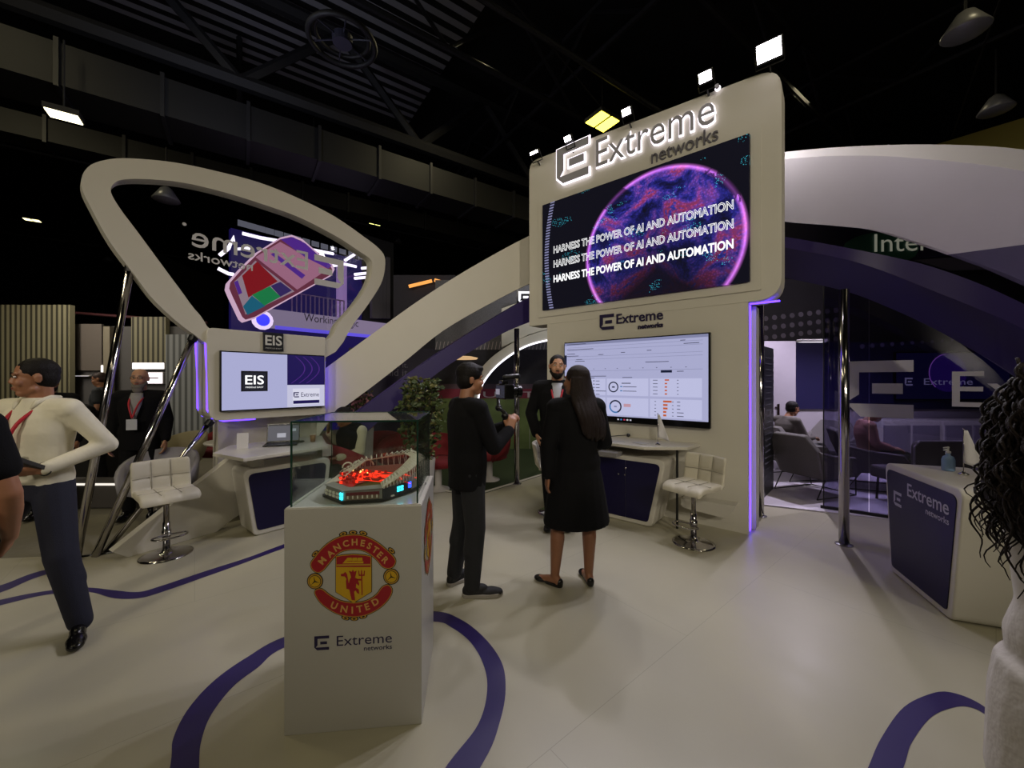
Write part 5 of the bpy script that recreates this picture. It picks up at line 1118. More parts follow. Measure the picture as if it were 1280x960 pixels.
for k in range(40): u = x0+k*(x1-x0)/40; b.flat([(u,MU.px(640,437)[1]),(u+.015,MU.px(640,437)[1]),(u+.05,MU.px(640,427)[1]),(u+.035,MU.px(640,427)[1])],.003,MATS['mural_white'])
b.build('print',None,mural,MU.M)
b = MB(); b.prism([(x0,.006),(x1,.006),(x1,3.9),(x0,3.9)],-.08,-.004); b.build('board',DARK2,mural,MU.M)
MA = Frame((-1.2,8.8,0),(1,0)); ma = thing('mural_arch','white arch with a bright inner light line around the football mural','arch',MA.at(1.0,0,0))
o_ = [(584,562),(584,520),(588,488),(596,468),(614,447),(640,429),(662,419),(690,411),(730,405)]; i_ = [(596,562),(596,520),(599,492),(606,475),(622,456),(645,439),(664,430),(690,424),(730,419)]
b = MB(); b.prism(tr(MA,o_)+tr(MA,i_[::-1]),-.35,0); b.build('arch_band',WHITEM,ma,MA.M); b = MB(); b.tube([(p[0],p[1]-.01,.01) for p in tr(MA,i_)],.018,n=6); b.build('light_line',glow('mural_arch_light','f4f0ff',2.6),ma,MA.M)
b = MB(); q = [MA.px(627,386,-.06),MA.px(727,350,-.06),MA.px(727,404,-.06),MA.px(690,410,-.06),MA.px(662,418,-.06),MA.px(627,434,-.06)]; b.prism(q[::-1],-.20,-.02); ww = b.build('wall_panel',WHITEM,None,MA.M); props(ww,'pale wall panel above the mural arch at the left edge of the tower','panel')
eb = thing('light_box','lit square sign box with a bracket mark peeking out left of the tower','sign',P(655,378,8.75)); EB = Frame((0,8.75,0),(1,0)); a = EB.px(646,381); c = EB.px(672,363); b = MB(); b.box(((a[0]+c[0])/2,(a[1]+c[1])/2,-.06),(c[0]-a[0],c[1]-a[1],.1),BEZ); logo(b,EB.px(648,379)[0],a[1]+.04,.26,.004,glow('sign_box_white','f4f2ff',1.6)); b.build('box_face',None,eb,EB.M)
b = MB(); a = P(603.5,447,9.5); b.text('B.',0,0,0,height=.42,m=glow('letter_sign_white','f6f4ff',1.6),ext=.05,bold=.06,T=Matrix.Translation(a)@Matrix.Rotation(PI/2,4,'X')); o = b.build('letter_sign',None); props(o,'bright white letter B sign seen under the purple arch','sign')

# ------------------------------------------------------------------ far booth with the tilted phone
FB = Frame((-5.88,12,0),(.643,.766))
def z3(x,y,w=0): return FB.px(220+x/4.571,260+y/4.571,w)
fb = thing('distant_booth','distant purple booth with a pale sign fascia seen through the triangular frame','booth',FB.at(0,0,0))
q = [FB.px(300,292),FB.px(470,330),FB.px(470,420),FB.px(320,440)]; PB = mat('booth_purple_wall','3a2a8a',.5,noise=.2,scale=2)
ub,ue = FB.px(296,400)[0],FB.px(476,400)[0]
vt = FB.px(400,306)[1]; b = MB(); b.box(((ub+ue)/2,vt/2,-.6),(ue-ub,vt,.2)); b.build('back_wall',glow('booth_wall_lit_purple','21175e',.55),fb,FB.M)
f0 = FB.px(322,385); f1 = FB.px(322,408); ue2 = FB.px(520,400)[0]; b = MB(); b.box(((f0[0]+ue2)/2,(f0[1]+f1[1])/2,0),(ue2-f0[0],f0[1]-f1[1],.3)); b.build('fascia',glow('fascia_lit_board','a08fb0',.62),fb,FB.M)
b = MB(); a = FB.px(380,405,.16); c = FB.px(448,411,.16); b.text('Working magic',a[0],(a[1]+c[1])/2+.0,.16,width=c[0]-a[0],height=.30,m=mat('fascia_text','1d1826',.6)); b.build('lettering',None,fb,FB.M)
b = MB(); a = FB.px(344,410,.17); b.box(((a[0]+ue2)/2,a[1]+.02,.17),(ue2-a[0],.10,.03)); b.build('light_strip',glow('booth_strip_violet','6a5af0',.9),fb,FB.M)
b = MB(); c = FB.px(328.5,400,.2); b.ell((c[0],c[1],.18),(.27,.27,.05),glow('ball_halo','f0d8ff',1.2)); b.ell((c[0],c[1],.22),(.17,.17,.06),glow('ball_blue','3a3aff',1.6)); b.build('glow_ball',None,fb,FB.M,smooth=True)
for k in range(16): pass
b = MB(); a = FB.px(365,391,.1); e_ = FB.px(430,391,.1)
for k in range(13): u = a[0]+(e_[0]-a[0])*k/12; b.tube([(u,f0[1],.1),(u,f0[1]+.55,.1)],.02,n=5)
b.tube([(a[0],f0[1]+.55,.1),(e_[0],f0[1]+.55,.1)],.02,n=5); b.build('railing',mat('booth_rail','7a6a9a',.4),fb,FB.M)
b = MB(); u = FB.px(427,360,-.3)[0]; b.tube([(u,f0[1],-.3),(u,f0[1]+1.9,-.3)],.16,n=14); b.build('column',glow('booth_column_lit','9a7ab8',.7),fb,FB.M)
b = MB()
for i in range(14): u,v = z3(380+i*52,90+i*14.5,-.4); b.box((u,v,-.4),(.22,.16,.03))
b.build('film_strip_lights',glow('film_strip_grey','6a6a78',.7),fb,FB.M)
NE = glow('neon_white','f2e6ff',1.8); b = MB()
for pts in ([(380,145),(480,170),(600,190),(760,235),(900,262)],[(240,345),(300,375),(330,380)],[(250,270),(300,230),(330,165),(340,235),(420,230)],[(865,335),(960,320),(1030,335)],[(1060,345),(1110,340)],[(1020,380),(1090,372),(1100,395),(1020,402)],[(960,215),(1010,225),(1020,265),(965,300)]):
    b.tube([(*z3(x,y,.2),.2) for x,y in pts],.045,n=6)
b.build('neon_strokes',NE,fb,FB.M)
for i in range(5):
    a = FB.px(466+i*4.6,398,-.2); c_ = FB.px(466+i*4.6,326+i*-1,-.2); b = MB(); b.box((a[0],(a[1]+c_[1])/2,-.2),(.14,c_[1]-a[1],.14)); b.build('upright_slat',mat('slat_grey','55535c',.6),fb,FB.M)
b = MB(); a = FB.px(455,395,-.3); b.box((FB.px(474,360,-.35)[0],5.0,-.42),(1.2,3.3,.1)); b.build('slat_backing',DARK2,fb,FB.M)
ph = thing('giant_phone','giant tilted pink phone model with red, green and teal tiles on the distant booth','display',FB.at(*z3(560,420),.3))
out = [(258,480),(264,445),(330,370),(430,272),(560,190),(625,175),(685,198),(760,262),(850,332),(868,365),(848,402),(650,512),(410,645),(355,662),(335,645),(275,520)]
oc = [z3(*p) for p in out]; cx_ = sum(p[0] for p in oc)/len(oc); cy_ = sum(p[1] for p in oc)/len(oc)
b = MB(); b.prism(oc,.30,.45); b.build('phone_body',glow('phone_edge_white','e0b8d4',.95),ph,FB.M)
b = MB(); sh_ = [(cx_+(p[0]-cx_)*.95,cy_+(p[1]-cy_)*.95) for p in oc]; b.flat(sh_,.455,glow('phone_rose','7c3850',.7))
def pf(pts,k,m): b.flat([z3(*p) for p in pts],.455+.006*k,m)
pf([(420,300),(560,215),(830,365),(655,480)],1,glow('phone_pink','b87a98',.75)); pf([(560,200),(630,188),(700,222),(800,310),(850,345),(830,362),(700,300)],2,glow('phone_violet','5a2a9a',.8))
pf([(300,440),(420,320),(640,490),(365,620)],1,glow('phone_grey','a890a0',.75)); pf([(345,405),(430,325),(545,435),(380,525)],2,glow('phone_red','8c1220',.85)); pf([(505,460),(560,437),(625,485),(560,520)],2,glow('phone_indigo','3a2a6a',.8)); pf([(400,510),(500,462),(560,520),(470,570)],2,glow('phone_green','1a8a50',.8)); pf([(350,575),(400,515),(475,572),(375,622)],2,glow('phone_teal','1a6a88',.8)); pf([(300,440),(320,430),(345,500),(325,510)],3,MATS['phone_violet']); pf([(505,285),(525,275),(700,400),(680,420)],3,MATS['phone_violet'])
b.build('phone_screen',None,ph,FB.M)

# purple wall with lettering behind the arches on the left, orange strips
PW1 = Frame((-3.4,9.5,0),(1,0.12)); b = MB(); a = PW1.px(436,500); c = PW1.px(565,436); b.box(((a[0]+c[0])/2,c[1]/2,-.05),(c[0]-a[0],c[1],.1),mat('dim_purple_booth','1c1436',.6,noise=.2)); 
t_ = PW1.px(474,470,.01); b.text('build it.',t_[0],t_[1],.01,height=.17,m=mat('dim_lettering','6a6478',.6)); t_ = PW1.px(478,462,.01); b.text('when it.',t_[0],t_[1]+.05,.01,height=.13,m=MATS['dim_lettering']); o = b.build('booth_wall',None,None,PW1.M); props(o,'dim dark purple booth wall with pale words between the two left arches','wall')
for i,(p0,p1,lab) in enumerate((((511,358),(540,351),'orange light strip above the white arch, the left one of two'),((543,350),(558,354),'short orange light strip above the white arch, the right one of two'),((612,380),(627,378),'orange light strip between the white and purple arches left of the tower'))):
    b = MB(); b.tube([P(*p0,10.5),P(*p1,10.6)],.045,n=6); o = b.build('light_strip',glow('warm_orange_strip','f0a050',1.4)); props(o,lab,'light')
b = MB(); c_ = P(532,385,10.9); b.box((c_.x,c_.y,2.25),(1.7,.3,4.5)); o = b.build('booth_wall',mat('dim_red_blue_booth','1c1a2c',.7,noise=.3)); props(o,'dark distant booth block behind the orange light strips','wall')
b = MB(); c_ = P(608,385,10.9); b.box((c_.x,c_.y,1.9),(.7,.3,3.8)); o = b.build('booth_wall',MATS['dim_red_blue_booth']); props(o,'narrow dark booth end behind the gap between the white and purple arches','wall')
b = MB(); b.lathe([(.32,0),(.34,.03),(.2,.06)],P(578,449,8.6),n=24); o = b.build('pendant_lamp',glow('warm_disc_lamp','d8b080',1.0)); props(o,'flat warm round lamp under the purple arch','lamp')

# far booth with green disc behind the right arches
IN = Frame((6.0,9.5,0),(1,-.1)); ib = thing('distant_fascia','distant dark purple fascia with pale lettering over a green oval, between the right arches','sign',IN.at(2.5,3,0))
b = MB(); a = IN.px(960,400); c = IN.px(1330,262); b.box(((a[0]+c[0])/2,(a[1]+c[1])/2+.1,-.1),(c[0]-a[0],c[1]-a[1],.1)); [b.box((q_,a[1]/2,-.1),(.12,a[1]+.3,.08)) for q_ in (a[0]+.1,c[0]-.1)]; b.build('fascia',mat('fascia_deep_purple','140c34',.5),ib,IN.M)
g = IN.px(1100,312); b = MB(); b.ell((g[0],g[1],0),(.85,.42,.02),mat('oval_green','1c4a44',.5)); b.build('oval',None,ib,IN.M)
a = IN.px(1093,314,.04); c = IN.px(1163,306,.04); b = MB(); b.text('Inter',a[0],a[1]-.02,.04,width=c[0]-a[0],height=.42,m=glow('fascia_letters','8f8f80',.55)); b.build('lettering',None,ib,IN.M)
b = MB(); q = [IN.px(1143,325,.05),IN.px(1200,321,.05),IN.px(1245,336,.05),IN.px(1188,338,.05)]; b.prism(q[::-1],.02,.05); b.build('pale_panel',mat('pale_fascia_panel','9a95a0',.5),ib,IN.M)
dl = Frame((3.9,7.62,0),(1,0)); db = thing('reflection_glazing','dark banner with painted dots of reflected lamps above the lounge','glazing',dl.at(1,2.5,0)); b = MB(); b.box((2.4,2.95,-.05),(6.4,1.26,.06),mat('glazing_dark','1d1a26',.6,noise=.3,scale=3))
for r_ in range(4):
    for i in range(10): u,v = dl.px(958+i*11,398+r_*12-i*1.3,.0); b.lathe([(.05,0),(.05,.002)],(0,0,0),mat('reflection_dots','5e5868',.7),10,T=Matrix.Translation((u,v,-.019)))  # lamp reflections in dark glass, painted as pale dots on an opaque sheet
b.build('reflection_pane',None,db,dl.M)
b = MB(); ye = [P(1165,182,13),P(1290,144,11),P(1420,120,9.5),P(1420,300,9.5),P(1290,260,11),P(1165,240,13)]; V = [Vector(p) for p in ye]+[Vector(p)+Vector((.4,.8,0)) for p in ye]; b.add(V,[(0,5,4,1),(1,4,3,2),(6,7,10,11),(7,8,9,10),(0,1,7,6),(1,2,8,7),(2,3,9,8),(0,6,11,5)]); o = b.build('booth_wall',mat('yellow_booth_board','b5a64a',.5,noise=.05)); props(o,'yellow slanting top of a distant booth at the right edge','wall')

# ------------------------------------------------------------------ background on the left
LB = Frame((-12,8,0),(1,0))
SL1 = stripes('ribbed_olive_panel','8f8a70','3c392e',9.5,0,.55); SL2 = stripes('ribbed_grey_panel','8c8f92','55585a',8,0,.55); GW = mat('grey_booth_wall','5a585a',.7,noise=.08,scale=2)
def board(label,x0_,x1_,y0_,y1_,m,w=0.0,d=.1,floor=True,name='booth_wall',cat='wall'):
    a = LB.px(x0_,y0_,w); c = LB.px(x1_,y1_,w); v0_ = -.008 if floor else c[1]; b = MB(); b.box(((a[0]+c[0])/2,(a[1]+v0_)/2,w-d/2),(c[0]-a[0],a[1]-v0_,d)); o = b.build(name,m,None,LB.M); props(o,label,cat); return o
board('ribbed olive brown booth wall at the left edge behind the man in the white shirt',-200,87,381,600,SL1)
board('grey plain booth wall between the two ribbed walls on the left',87,255,408,600,GW,-.3)
board('smooth taupe screen panel hanging right of the ribbed olive wall',89,127,405,463,mat('taupe_panel','6f6762',.6,noise=.04),-.24,.05,False,'hanging_board','panel')
board('ribbed olive hanging panel above the two white light boxes',164,207,396,453,SL1,-.19,.1,False,'ribbed_panel','panel')
board('ribbed grey panel left of the kiosk',207,262,418,600,SL2,-.15)
board('narrow pale wall edge beside the taupe screen panel',129,137,408,600,mat('cream_edge','8a8272',.6),-.1)
b = MB(); a = LB.px(-100,372); c = LB.px(235,396); b.tube([(a[0],LB.px(0,374)[1],-.5),(c[0],LB.px(235,399)[1],-.5)],.03,n=6); o = b.build('header_rail',mat('dim_red_rail','4a2228',.6),None,LB.M); props(o,'long dim red rail running above the left booth walls','rail')
def lbox(label,x0_,x1_,y0_,y1_,col,s,w=-.25,txt=None):
    a = LB.px(x0_,y1_,w); c = LB.px(x1_,y0_,w); t = thing('light_box',label,'light',LB.at((a[0]+c[0])/2,(a[1]+c[1])/2,w)); b = MB(); b.box(((a[0]+c[0])/2,(a[1]+c[1])/2,w),(c[0]-a[0],c[1]-a[1],.08)); b.build('housing',RDW,t,LB.M,bevel=.01)
    b = MB(); b.box(((a[0]+c[0])/2,(a[1]+c[1])/2,w+.042),(c[0]-a[0]-.03,c[1]-a[1]-.03,.004)); b.build('diffuser',glow('box_'+col,col,s),t,LB.M)
    if txt: b = MB(); b.box(((a[0]+c[0])/2,(a[1]+c[1])/2,w+.046),((c[0]-a[0])*.6,.03,.002)); b.build('marking',mat('dim_pink_mark','a08088',.6),t,LB.M)
lbox('long bright white light box above the bearded man',167,208,453,462,'fffaf6',3.2); lbox('bright white light box right of the bearded man with a faint line on it',178,206,465,480,'fff6fb',2.4,txt=1); lbox('small bright light beside the tallest slanting pole',128,134,456,466,'fff8f0',2.6); lbox('thin white light line on the grey wall left of the tallest pole',88,114,469,471,'e8e8f0',1.6); lbox('small round cornered light just left of the kiosk',238.5,242,463,471,'fff8f0',2.6)
b = MB(); a = LB.px(22,490,.03); c = LB.px(42,473,.03); b.box(((a[0]+c[0])/2,(a[1]+c[1])/2,.03),(c[0]-a[0],c[1]-a[1],.06),BEZ); b.box(((a[0]+c[0])/2+.1,(a[1]+c[1])/2,.065),((c[0]-a[0])*.6,(c[1]-a[1])*.8,.01),glow('booth_green_screen','3a8a3a',.9)); b.box(((a[0]+c[0])/2-.08,(a[1]+c[1])/2,.067),((c[0]-a[0])*.3,(c[1]-a[1])*.4,.01),glow('booth_blue_screen','1a50a8',.9)); o = b.build('monitor',None,None,LB.M); props(o,'small green and blue glowing monitor behind the neck of the man in the white shirt','monitor')
b = MB(); 
for pts in ([(34,466),(34,450)],[(34,466),(42,466)],[(44,466),(44,456),(48,456)],[(56,450),(50,450),(50,457),(56,458),(56,465),(50,465)]): b.tube([(*LB.px(x,y,.03),.03) for x,y in pts],.035,n=5)
o = b.build('wall_lettering',mat('dark_green_letters','1f3018',.6),None,LB.M); props(o,'dark green relief letters on the ribbed olive wall','sign')
be = thing('low_bench','low grey bench with a glowing white top edge behind the slanting poles','bench',(-5.35,5.12,0)); b = MB(); b.box((0,0,.15),(1.25,.4,.29)); b.build('body',mat('bench_grey','4a4644',.7),be,bevel=.005); b = MB(); b.box((0,-.2,.30),(1.25,.03,.02)); b.build('light_edge',glow('bench_edge_light','f0e8dc',1.3),be)
hc_ = thing('hall_counter','dark counter with bottles behind the tallest slanting pole','counter',(-6.75,6.15,0)); b = MB(); b.box((0,0,.45),(1.3,.5,.9)); b.build('body',mat('counter_dark','1a191b',.6),hc_,bevel=.005); b = MB(); b.box((0,0,.915),(1.36,.56,.03)); b.build('top',mat('counter_top_dark','2d2a28',.4),hc_,bevel=.004)
# ------------------------------------------------------------------ hall ceiling
HD = Vector((.823,.568,0)); HP = Vector((-.568,.823,0)); HR = math.atan2(HD.y,HD.x)
b = MB(); b.box((0,14,12.05),(70,60,.1)); b.build('ceiling',DARK,kind='structure')
b = MB(); b.box((0,40,6),(70,.2,12)); b.build('wall_far',DARK,kind='structure')
for x_,nm in ((-30,'wall_left'),(30,'wall_right')): b = MB(); b.box((x_,14,6),(.2,52,12)); b.build(nm,DARK,kind='structure')
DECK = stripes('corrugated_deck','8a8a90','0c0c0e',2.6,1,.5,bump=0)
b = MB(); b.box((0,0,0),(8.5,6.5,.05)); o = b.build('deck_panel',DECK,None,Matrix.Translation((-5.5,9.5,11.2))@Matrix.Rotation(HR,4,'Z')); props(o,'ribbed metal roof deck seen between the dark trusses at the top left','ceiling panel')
def hline(px,py,Z):      # a point at height Z seen at a pixel above the horizon
    Y = (Z-CH)*F/(HY-py); return Vector(((px-CX)/F*Y,Y,Z))
def duct(label,p,l0,l1,wd,ht,d=HD):
    t = thing('air_duct',label,'duct',p); M_ = Matrix.Translation(p)@Matrix.Rotation(math.atan2(d.y,d.x),4,'Z'); b = MB(); b.box(((l0+l1)/2,0,0),(l1-l0,wd,ht),DUCT)
    k = l0+.6
    while k < l1: b.box((k,0,0),(.07,wd+.12,ht+.12),mat('duct_flange','1c1c20',.5)); k += 1.5
    b.build('casing',None,t,M_); return t
duct('broad dusty air duct running from the upper left corner to the middle',hline(120,112,7.6),-4,22,1.1,.8)
duct('second air duct behind the broad one, above the triangular frame',hline(210,205,8.2),-6,22,.7,.6)
duct('thin duct far up behind the yellow ceiling lamps',hline(560,230,10.2),-14,14,.6,.5)
def truss(label,p,l0,l1,h,d=HD,r=.07,step=1.6):
    t = thing('roof_truss',label,'truss',p); d = d.normalized(); b = MB(); u = Vector((0,0,1))
    b.tube([p+d*l0,p+d*l1],r,n=6); b.tube([p+d*l0+u*h,p+d*l1+u*h],r,n=6); b.build('chords',DARK2,t,Matrix.Identity(4))
    b = MB(); k = l0; f = 0
    while k < l1: b.tube([p+d*k+u*h*f,p+d*(k+step)+u*h*(1-f)],r*.7,n=5); k += step; f = 1-f
    b.build('webs',DARK2,t,Matrix.Identity(4)); return t
truss('heavy dark truss with diagonal webs across the top left ceiling',hline(350,120,8.6),-14,20,2.2,r=.17,step=2.2)
truss('dark truss crossing the ceiling above the air duct towards the tower',hline(560,60,9.2),-8,20,1.8,step=2)
truss('dark truss over the right side of the hall',hline(900,20,9.5),-10,16,1.6)
truss('cross truss running away behind the triangular frame',hline(300,225,9.4),-6,20,1.2,d=HP)
truss('cross truss left of the floodlights',hline(700,110,9.8),-6,18,1.2,d=HP)
truss('cross truss running away over the right canopy',hline(1150,90,9.6),-6,18,1.2,d=HP)
for i,(px,py,Z,l0,l1,lab) in enumerate(((0,180,7.9,-3,26,'long thin pipe under the left ceiling, above the lamps'),(0,290,8.8,-4,30,'long thin pipe low on the left, just over the booth walls'),(560,255,9.6,-16,10,'thin pipe behind the rising white arch'),(700,60,8.2,-8,10,'thin pipe running towards the floodlights'))):
    p = hline(px,py,Z); b = MB(); b.tube([p+HD*l0,p+HD*l1],.055,n=8); o = b.build('ceiling_pipe',DUCT); props(o,lab,'pipe')
for i,(px0,py0,px1,py1,lab) in enumerate(((640,0,752,135,'taut cable dropping towards the yellow ceiling lamp'),(1250,0,1190,170,'taut cable on the right side of the ceiling'))):
    b = MB(); b.tube([hline(px0,py0,8.8),hline(px1,py1,8.8)],.02,n=6); o = b.build('ceiling_cable',DUCT); props(o,lab,'cable')
fn = thing('ring_fan','round dark ventilator ring with a dim hub on the top left ceiling','fan',hline(428,52,8.4)); p = hline(428,52,8.4)
b = MB(); b.tube([(.62*math.cos(t),.62*math.sin(t),0) for t in [i*PI/16 for i in range(32)]],.05,n=8,closed=True); b.tube([(.5*math.cos(t),.5*math.sin(t),.1) for t in [i*PI/16 for i in range(32)]],.04,n=8,closed=True); b.build('ring',DUCT,fn,smooth=True)
b = MB(); b.lathe([(.18,-.05),(.2,.1),(.08,.2)],n=20); 
for a in range(6): b.tube([(0,0,.05),(.6*math.cos(a*PI/3),.6*math.sin(a*PI/3),.02)],.015,n=5)
b.build('hub',mat('fan_hub','2c2c3a',.5),fn)
# lit and unlit fixtures
def fixture(label,px,py,Z,w_,h_,col,s,pair=False,dome=False,light=0):
    p = hline(px,py,Z); t = thing('ceiling_lamp',label,'lamp',p,HR)
    if dome:
        b = MB(); b.lathe([(.05,.35),(.12,.3),(.30,.0),(.28,-.02),(.02,-.04)],n=22); b.build('reflector',mat('lamp_reflector_grey','8d8d90',.35,.3),t,smooth=True); b = MB(); b.tube([(0,0,.3),(0,0,1.4)],.02,n=6); b.build('rod',DARK2,t)
    else:
        for k in ((-1,1) if pair else (0,)):
            b = MB(); b.box((k*w_*.62,0,.05),(w_*1.1,h_*1.1,.1)); b.build('housing',DARK2,t); b = MB(); b.box((k*w_*.62,0,-.005),(w_,h_,.02)); b.build('diffuser',glow('lamp_'+col+str(s),col,s),t)
        b = MB(); b.tube([(0,0,.1),(0,0,1.4)],.015,n=6); b.build('rod',DARK2,t)
    return p
fixture('bright warm rectangular ceiling lamp at the upper left',80,145,6.5,.42,.30,'fff2c0',5.0)
fixture('yellow twin ceiling lamp above the left edge of the video wall sign',753,152,8.4,.30,.55,'ffe84a',6.0,True)
fixture('small warm twin lamp on the left, nearer the camera of the three',40,275,9.0,.22,.3,'fff0b0',3.0,True)
fixture('small yellow lamp low on the far left, the middle one of three',28,327,9.4,.55,.3,'ffe88a',2.0)
fixture('tiny yellow lamp low on the far left just over the ribbed wall',22,362,9.6,.5,.3,'ffe88a',2.0)
fixture('tiny warm lamp left of the triangular frame',97,368,9.6,.4,.3,'ffe0a0',1.2)
fixture('greenish twin lamp right of the triangular frame top',468,281,9.0,.22,.42,'f0f08a',2.6,True)
fixture('grey lit box lamp above the triangular frame',392,206,8.0,.30,.25,'8f9096',.7)
fixture('dull dome lamp at the top right of the ceiling',1207,40,7.4,0,0,'',0,dome=True)
fixture('small dull dome lamp above the yellow booth top',1245,138,7.8,0,0,'',0,dome=True)
fixture('dull dome lamp inside the top of the triangular frame',208,250,6.4,0,0,'',0,dome=True)
fixture('dull dome lamp left of the triangular frame corner',98,366,11.2,0,0,'',0,dome=True)
fixture('dull dome lamp just left of the tallest pole top',135,326,10.2,0,0,'',0,dome=True)
fixture('dull dome lamp between the frame tip and the rising white arch',496,303,10.2,0,0,'',0,dome=True)

# ------------------------------------------------------------------ people
def R_(d): return math.radians(d)
# man in the white shirt, walking past on the left
man = person('man in a white shirt, red lanyard and navy trousers walking past on the left',(-3.02,2.50,0),R_(182),H=1.77,skin=SKIN_M,hairstyle='short',top='shirt',topm=WSHIRT,legm=NAVYT,lanyard=True,voxel=.006,
  pose=dict(LS=(-.185,0,1.385),RS=(.185,0,1.385),LE=(-.30,-.12,1.14),LW=(-.17,.14,1.03),Ld=(.6,.8,.05),Ln=(.5,-.3,.8),Lt=(0,.3,1),RE=(.24,.0,1.12),RW=(.08,.24,1.02),Rd=(-.8,.5,0),Rn=(-.3,-.3,.9),Rt=(0,.2,1),
  LK=(-.20,.06,.50),LA=(-.29,.05,.085),RK=(.15,.22,.50),RA=(.22,.33,.085),LT=R_(42),hy=R_(-38),hp=R_(-4),curl=.45,Hd=(0,.02,1.575)))
m_ = W[man.name]; s_ = 1.77/1.72
def lm(*a): return Vector(a)*s_
b = MB()
for k in (-1,1): b.tube([lm(k*.065,-.06,1.45),lm(k*.078,.0,1.452),lm(k*.06,.06,1.425),lm(k*.05,.085,1.385)],[.014,.017,.017,.006],n=7)
b.build('collar',WSHIRT,man,smooth=True)
b = MB(); b.box((0,0,0),(.34,.025,.24),T=Matrix.Translation(lm(-.05,.235,1.08))@Matrix.Rotation(R_(10),4,'Z')@Matrix.Rotation(R_(-62),4,'X')); o = b.build('folder',mat('dark_grey_folder','2b2a2a',.5),None,m_,bevel=.004); props(o,'dark grey folder held at the waist by the man in the white shirt','folder')
b = MB(); b.tube([lm(-.175+.036*math.cos(t),.125,1.035+.036*math.sin(t)) for t in [i*PI/8 for i in range(16)]],.007,n=6,closed=True); b.build('wrist_watch',BLKM,man)
# person in the black t-shirt cut off by the left edge
person('person in a black t-shirt cut off by the left edge, one bare arm showing',(-2.36,1.56,0),R_(22),H=1.76,skin=SKIN_M,top='tee',topm=BLACK,legm=BLACK,voxel=.007,belly=.03,
  pose=dict(RE=(.25,.0,1.10),RW=(.17,.14,.88),Rd=(-.45,.4,-.8),LW=(-.25,.1,.88),RK=(0,.02,.5),RA=(-.10,.0,.085),LA=(-.28,0,.085),LK=(-.18,.02,.5)))
# cameraman
cam_m = person('cameraman in black jacket and charcoal trousers holding up a stabilised camera',(-.345,3.02,0),R_(-62),H=1.74,skin=SKIN_M,hairstyle='full',top='suit',topm=BLACK,legm=CHAR,shoem=mat('black_sneaker','101012',.7),sole=SOLE,voxel=.008,belly=.01,
  pose=dict(RS=(.185,.01,1.385),RE=(.22,.12,1.10),RW=(.12,.30,1.20),Rd=(-.15,.35,.9),Rn=(-.9,.3,0),Rt=(0,.2,1),LE=(-.22,.16,1.12),LW=(-.02,.36,1.22),Ld=(.5,.4,.7),Ln=(.8,-.3,0),Lt=(0,-.5,.8),hy=R_(-12),hp=R_(-2),LK=(-.10,.0,.50),RK=(.11,.02,.50),RA=(.12,.0,.085),LA=(-.12,-.05,.085),RT=R_(-22),LT=R_(20),curl=.75,Hd=(0,.03,1.59)))
wc = W[cam_m.name]; gb = thing('camera_rig','black camera with small screen on a handheld stabiliser held by the cameraman','camera',wc@Vector((.07,.29,1.29)),R_(-62)); gb.scale = (1.12,1.12,1.12); 
b = MB(); b.tube([(0,0,-.16),(0,0,.02)],.017,n=12); b.build('grip',BLKM,gb); b = MB(); b.tube([(0,0,.0),(.0,.0,.05),(-.10,.0,.08),(-.11,.0,.18)],.014,n=8); b.ell((0,0,.03),.026); b.ell((-.10,0,.08),.026); b.build('stabiliser_arm',BLKM,gb,smooth=True)
b = MB(); b.box((0,0,.20),(.15,.075,.105)); b.box((0,-.01,.265),(.06,.05,.03)); b.build('camera_body',BEZ,gb,bevel=.008); b = MB(); b.lathe([(.038,0),(.038,.05),(.045,.055),(.045,.085)],n=20,T=Matrix.Translation((0,.035,.20))@Matrix.Rotation(-PI/2,4,'X')); b.build('lens',BEZ,gb)
b = MB(); b.box((-.03,-.042,.20),(.055,.004,.04)); b.build('rear_screen',glow('camera_screen','8f8a98',.9),gb); b = MB(); b.cap((0,0,.30),(.0,.10,.31),.018,.02); b.build('microphone',BLKM,gb,smooth=True)
# woman in the black coat
person('woman with long dark hair in a knee length black coat seen from behind',(.51,3.10,0),R_(14),H=1.73,skin=mat('skin_tan_legs','8d5f44',.5,noise=.08),hair=HAIR_BR,hairstyle='long',top='coat',topm=BLACK2,legs='skirt',shoem=LEATHER,fem=True,voxel=.007,
  pose=dict(hy=R_(38),hp=R_(2),LS=(-.165,0,1.385),RS=(.165,0,1.385),LE=(-.24,-.02,1.10),LW=(-.235,.0,.86),Ld=(-.1,.05,-1),Ln=(1,0,0),Lt=(0,1,0),RE=(.25,.02,1.10),RW=(.13,.19,1.06),Rd=(-.7,.6,.1),LK=(-.15,.02,.49),RK=(.11,.02,.49),LA=(-.18,.0,.085),RA=(.09,-.03,.085),LT=R_(40),RT=R_(-6),curl=.3))
# man facing the camera
person('man in black suit and red lanyard facing the camera behind the woman',(.50,4.32,0),R_(172),H=1.90,skin=SKIN_L,hairstyle='short',top='suit',topm=BLACK2,legm=BLACK2,shirtm=mat('pale_blue_shirt','a8abb5',.7),lanyard=True,beard='short',voxel=.009,
  pose=dict(hy=R_(6),hr=R_(-4),LA=(-.075,-.02,.085),RA=(.065,.0,.085),LK=(-.085,.01,.5),RK=(.08,.01,.5),RE=(.27,-.06,1.12),RW=(.20,.10,.92),Rd=(-.3,.5,-.7),LE=(-.25,0,1.12),LW=(-.22,.12,.9)))
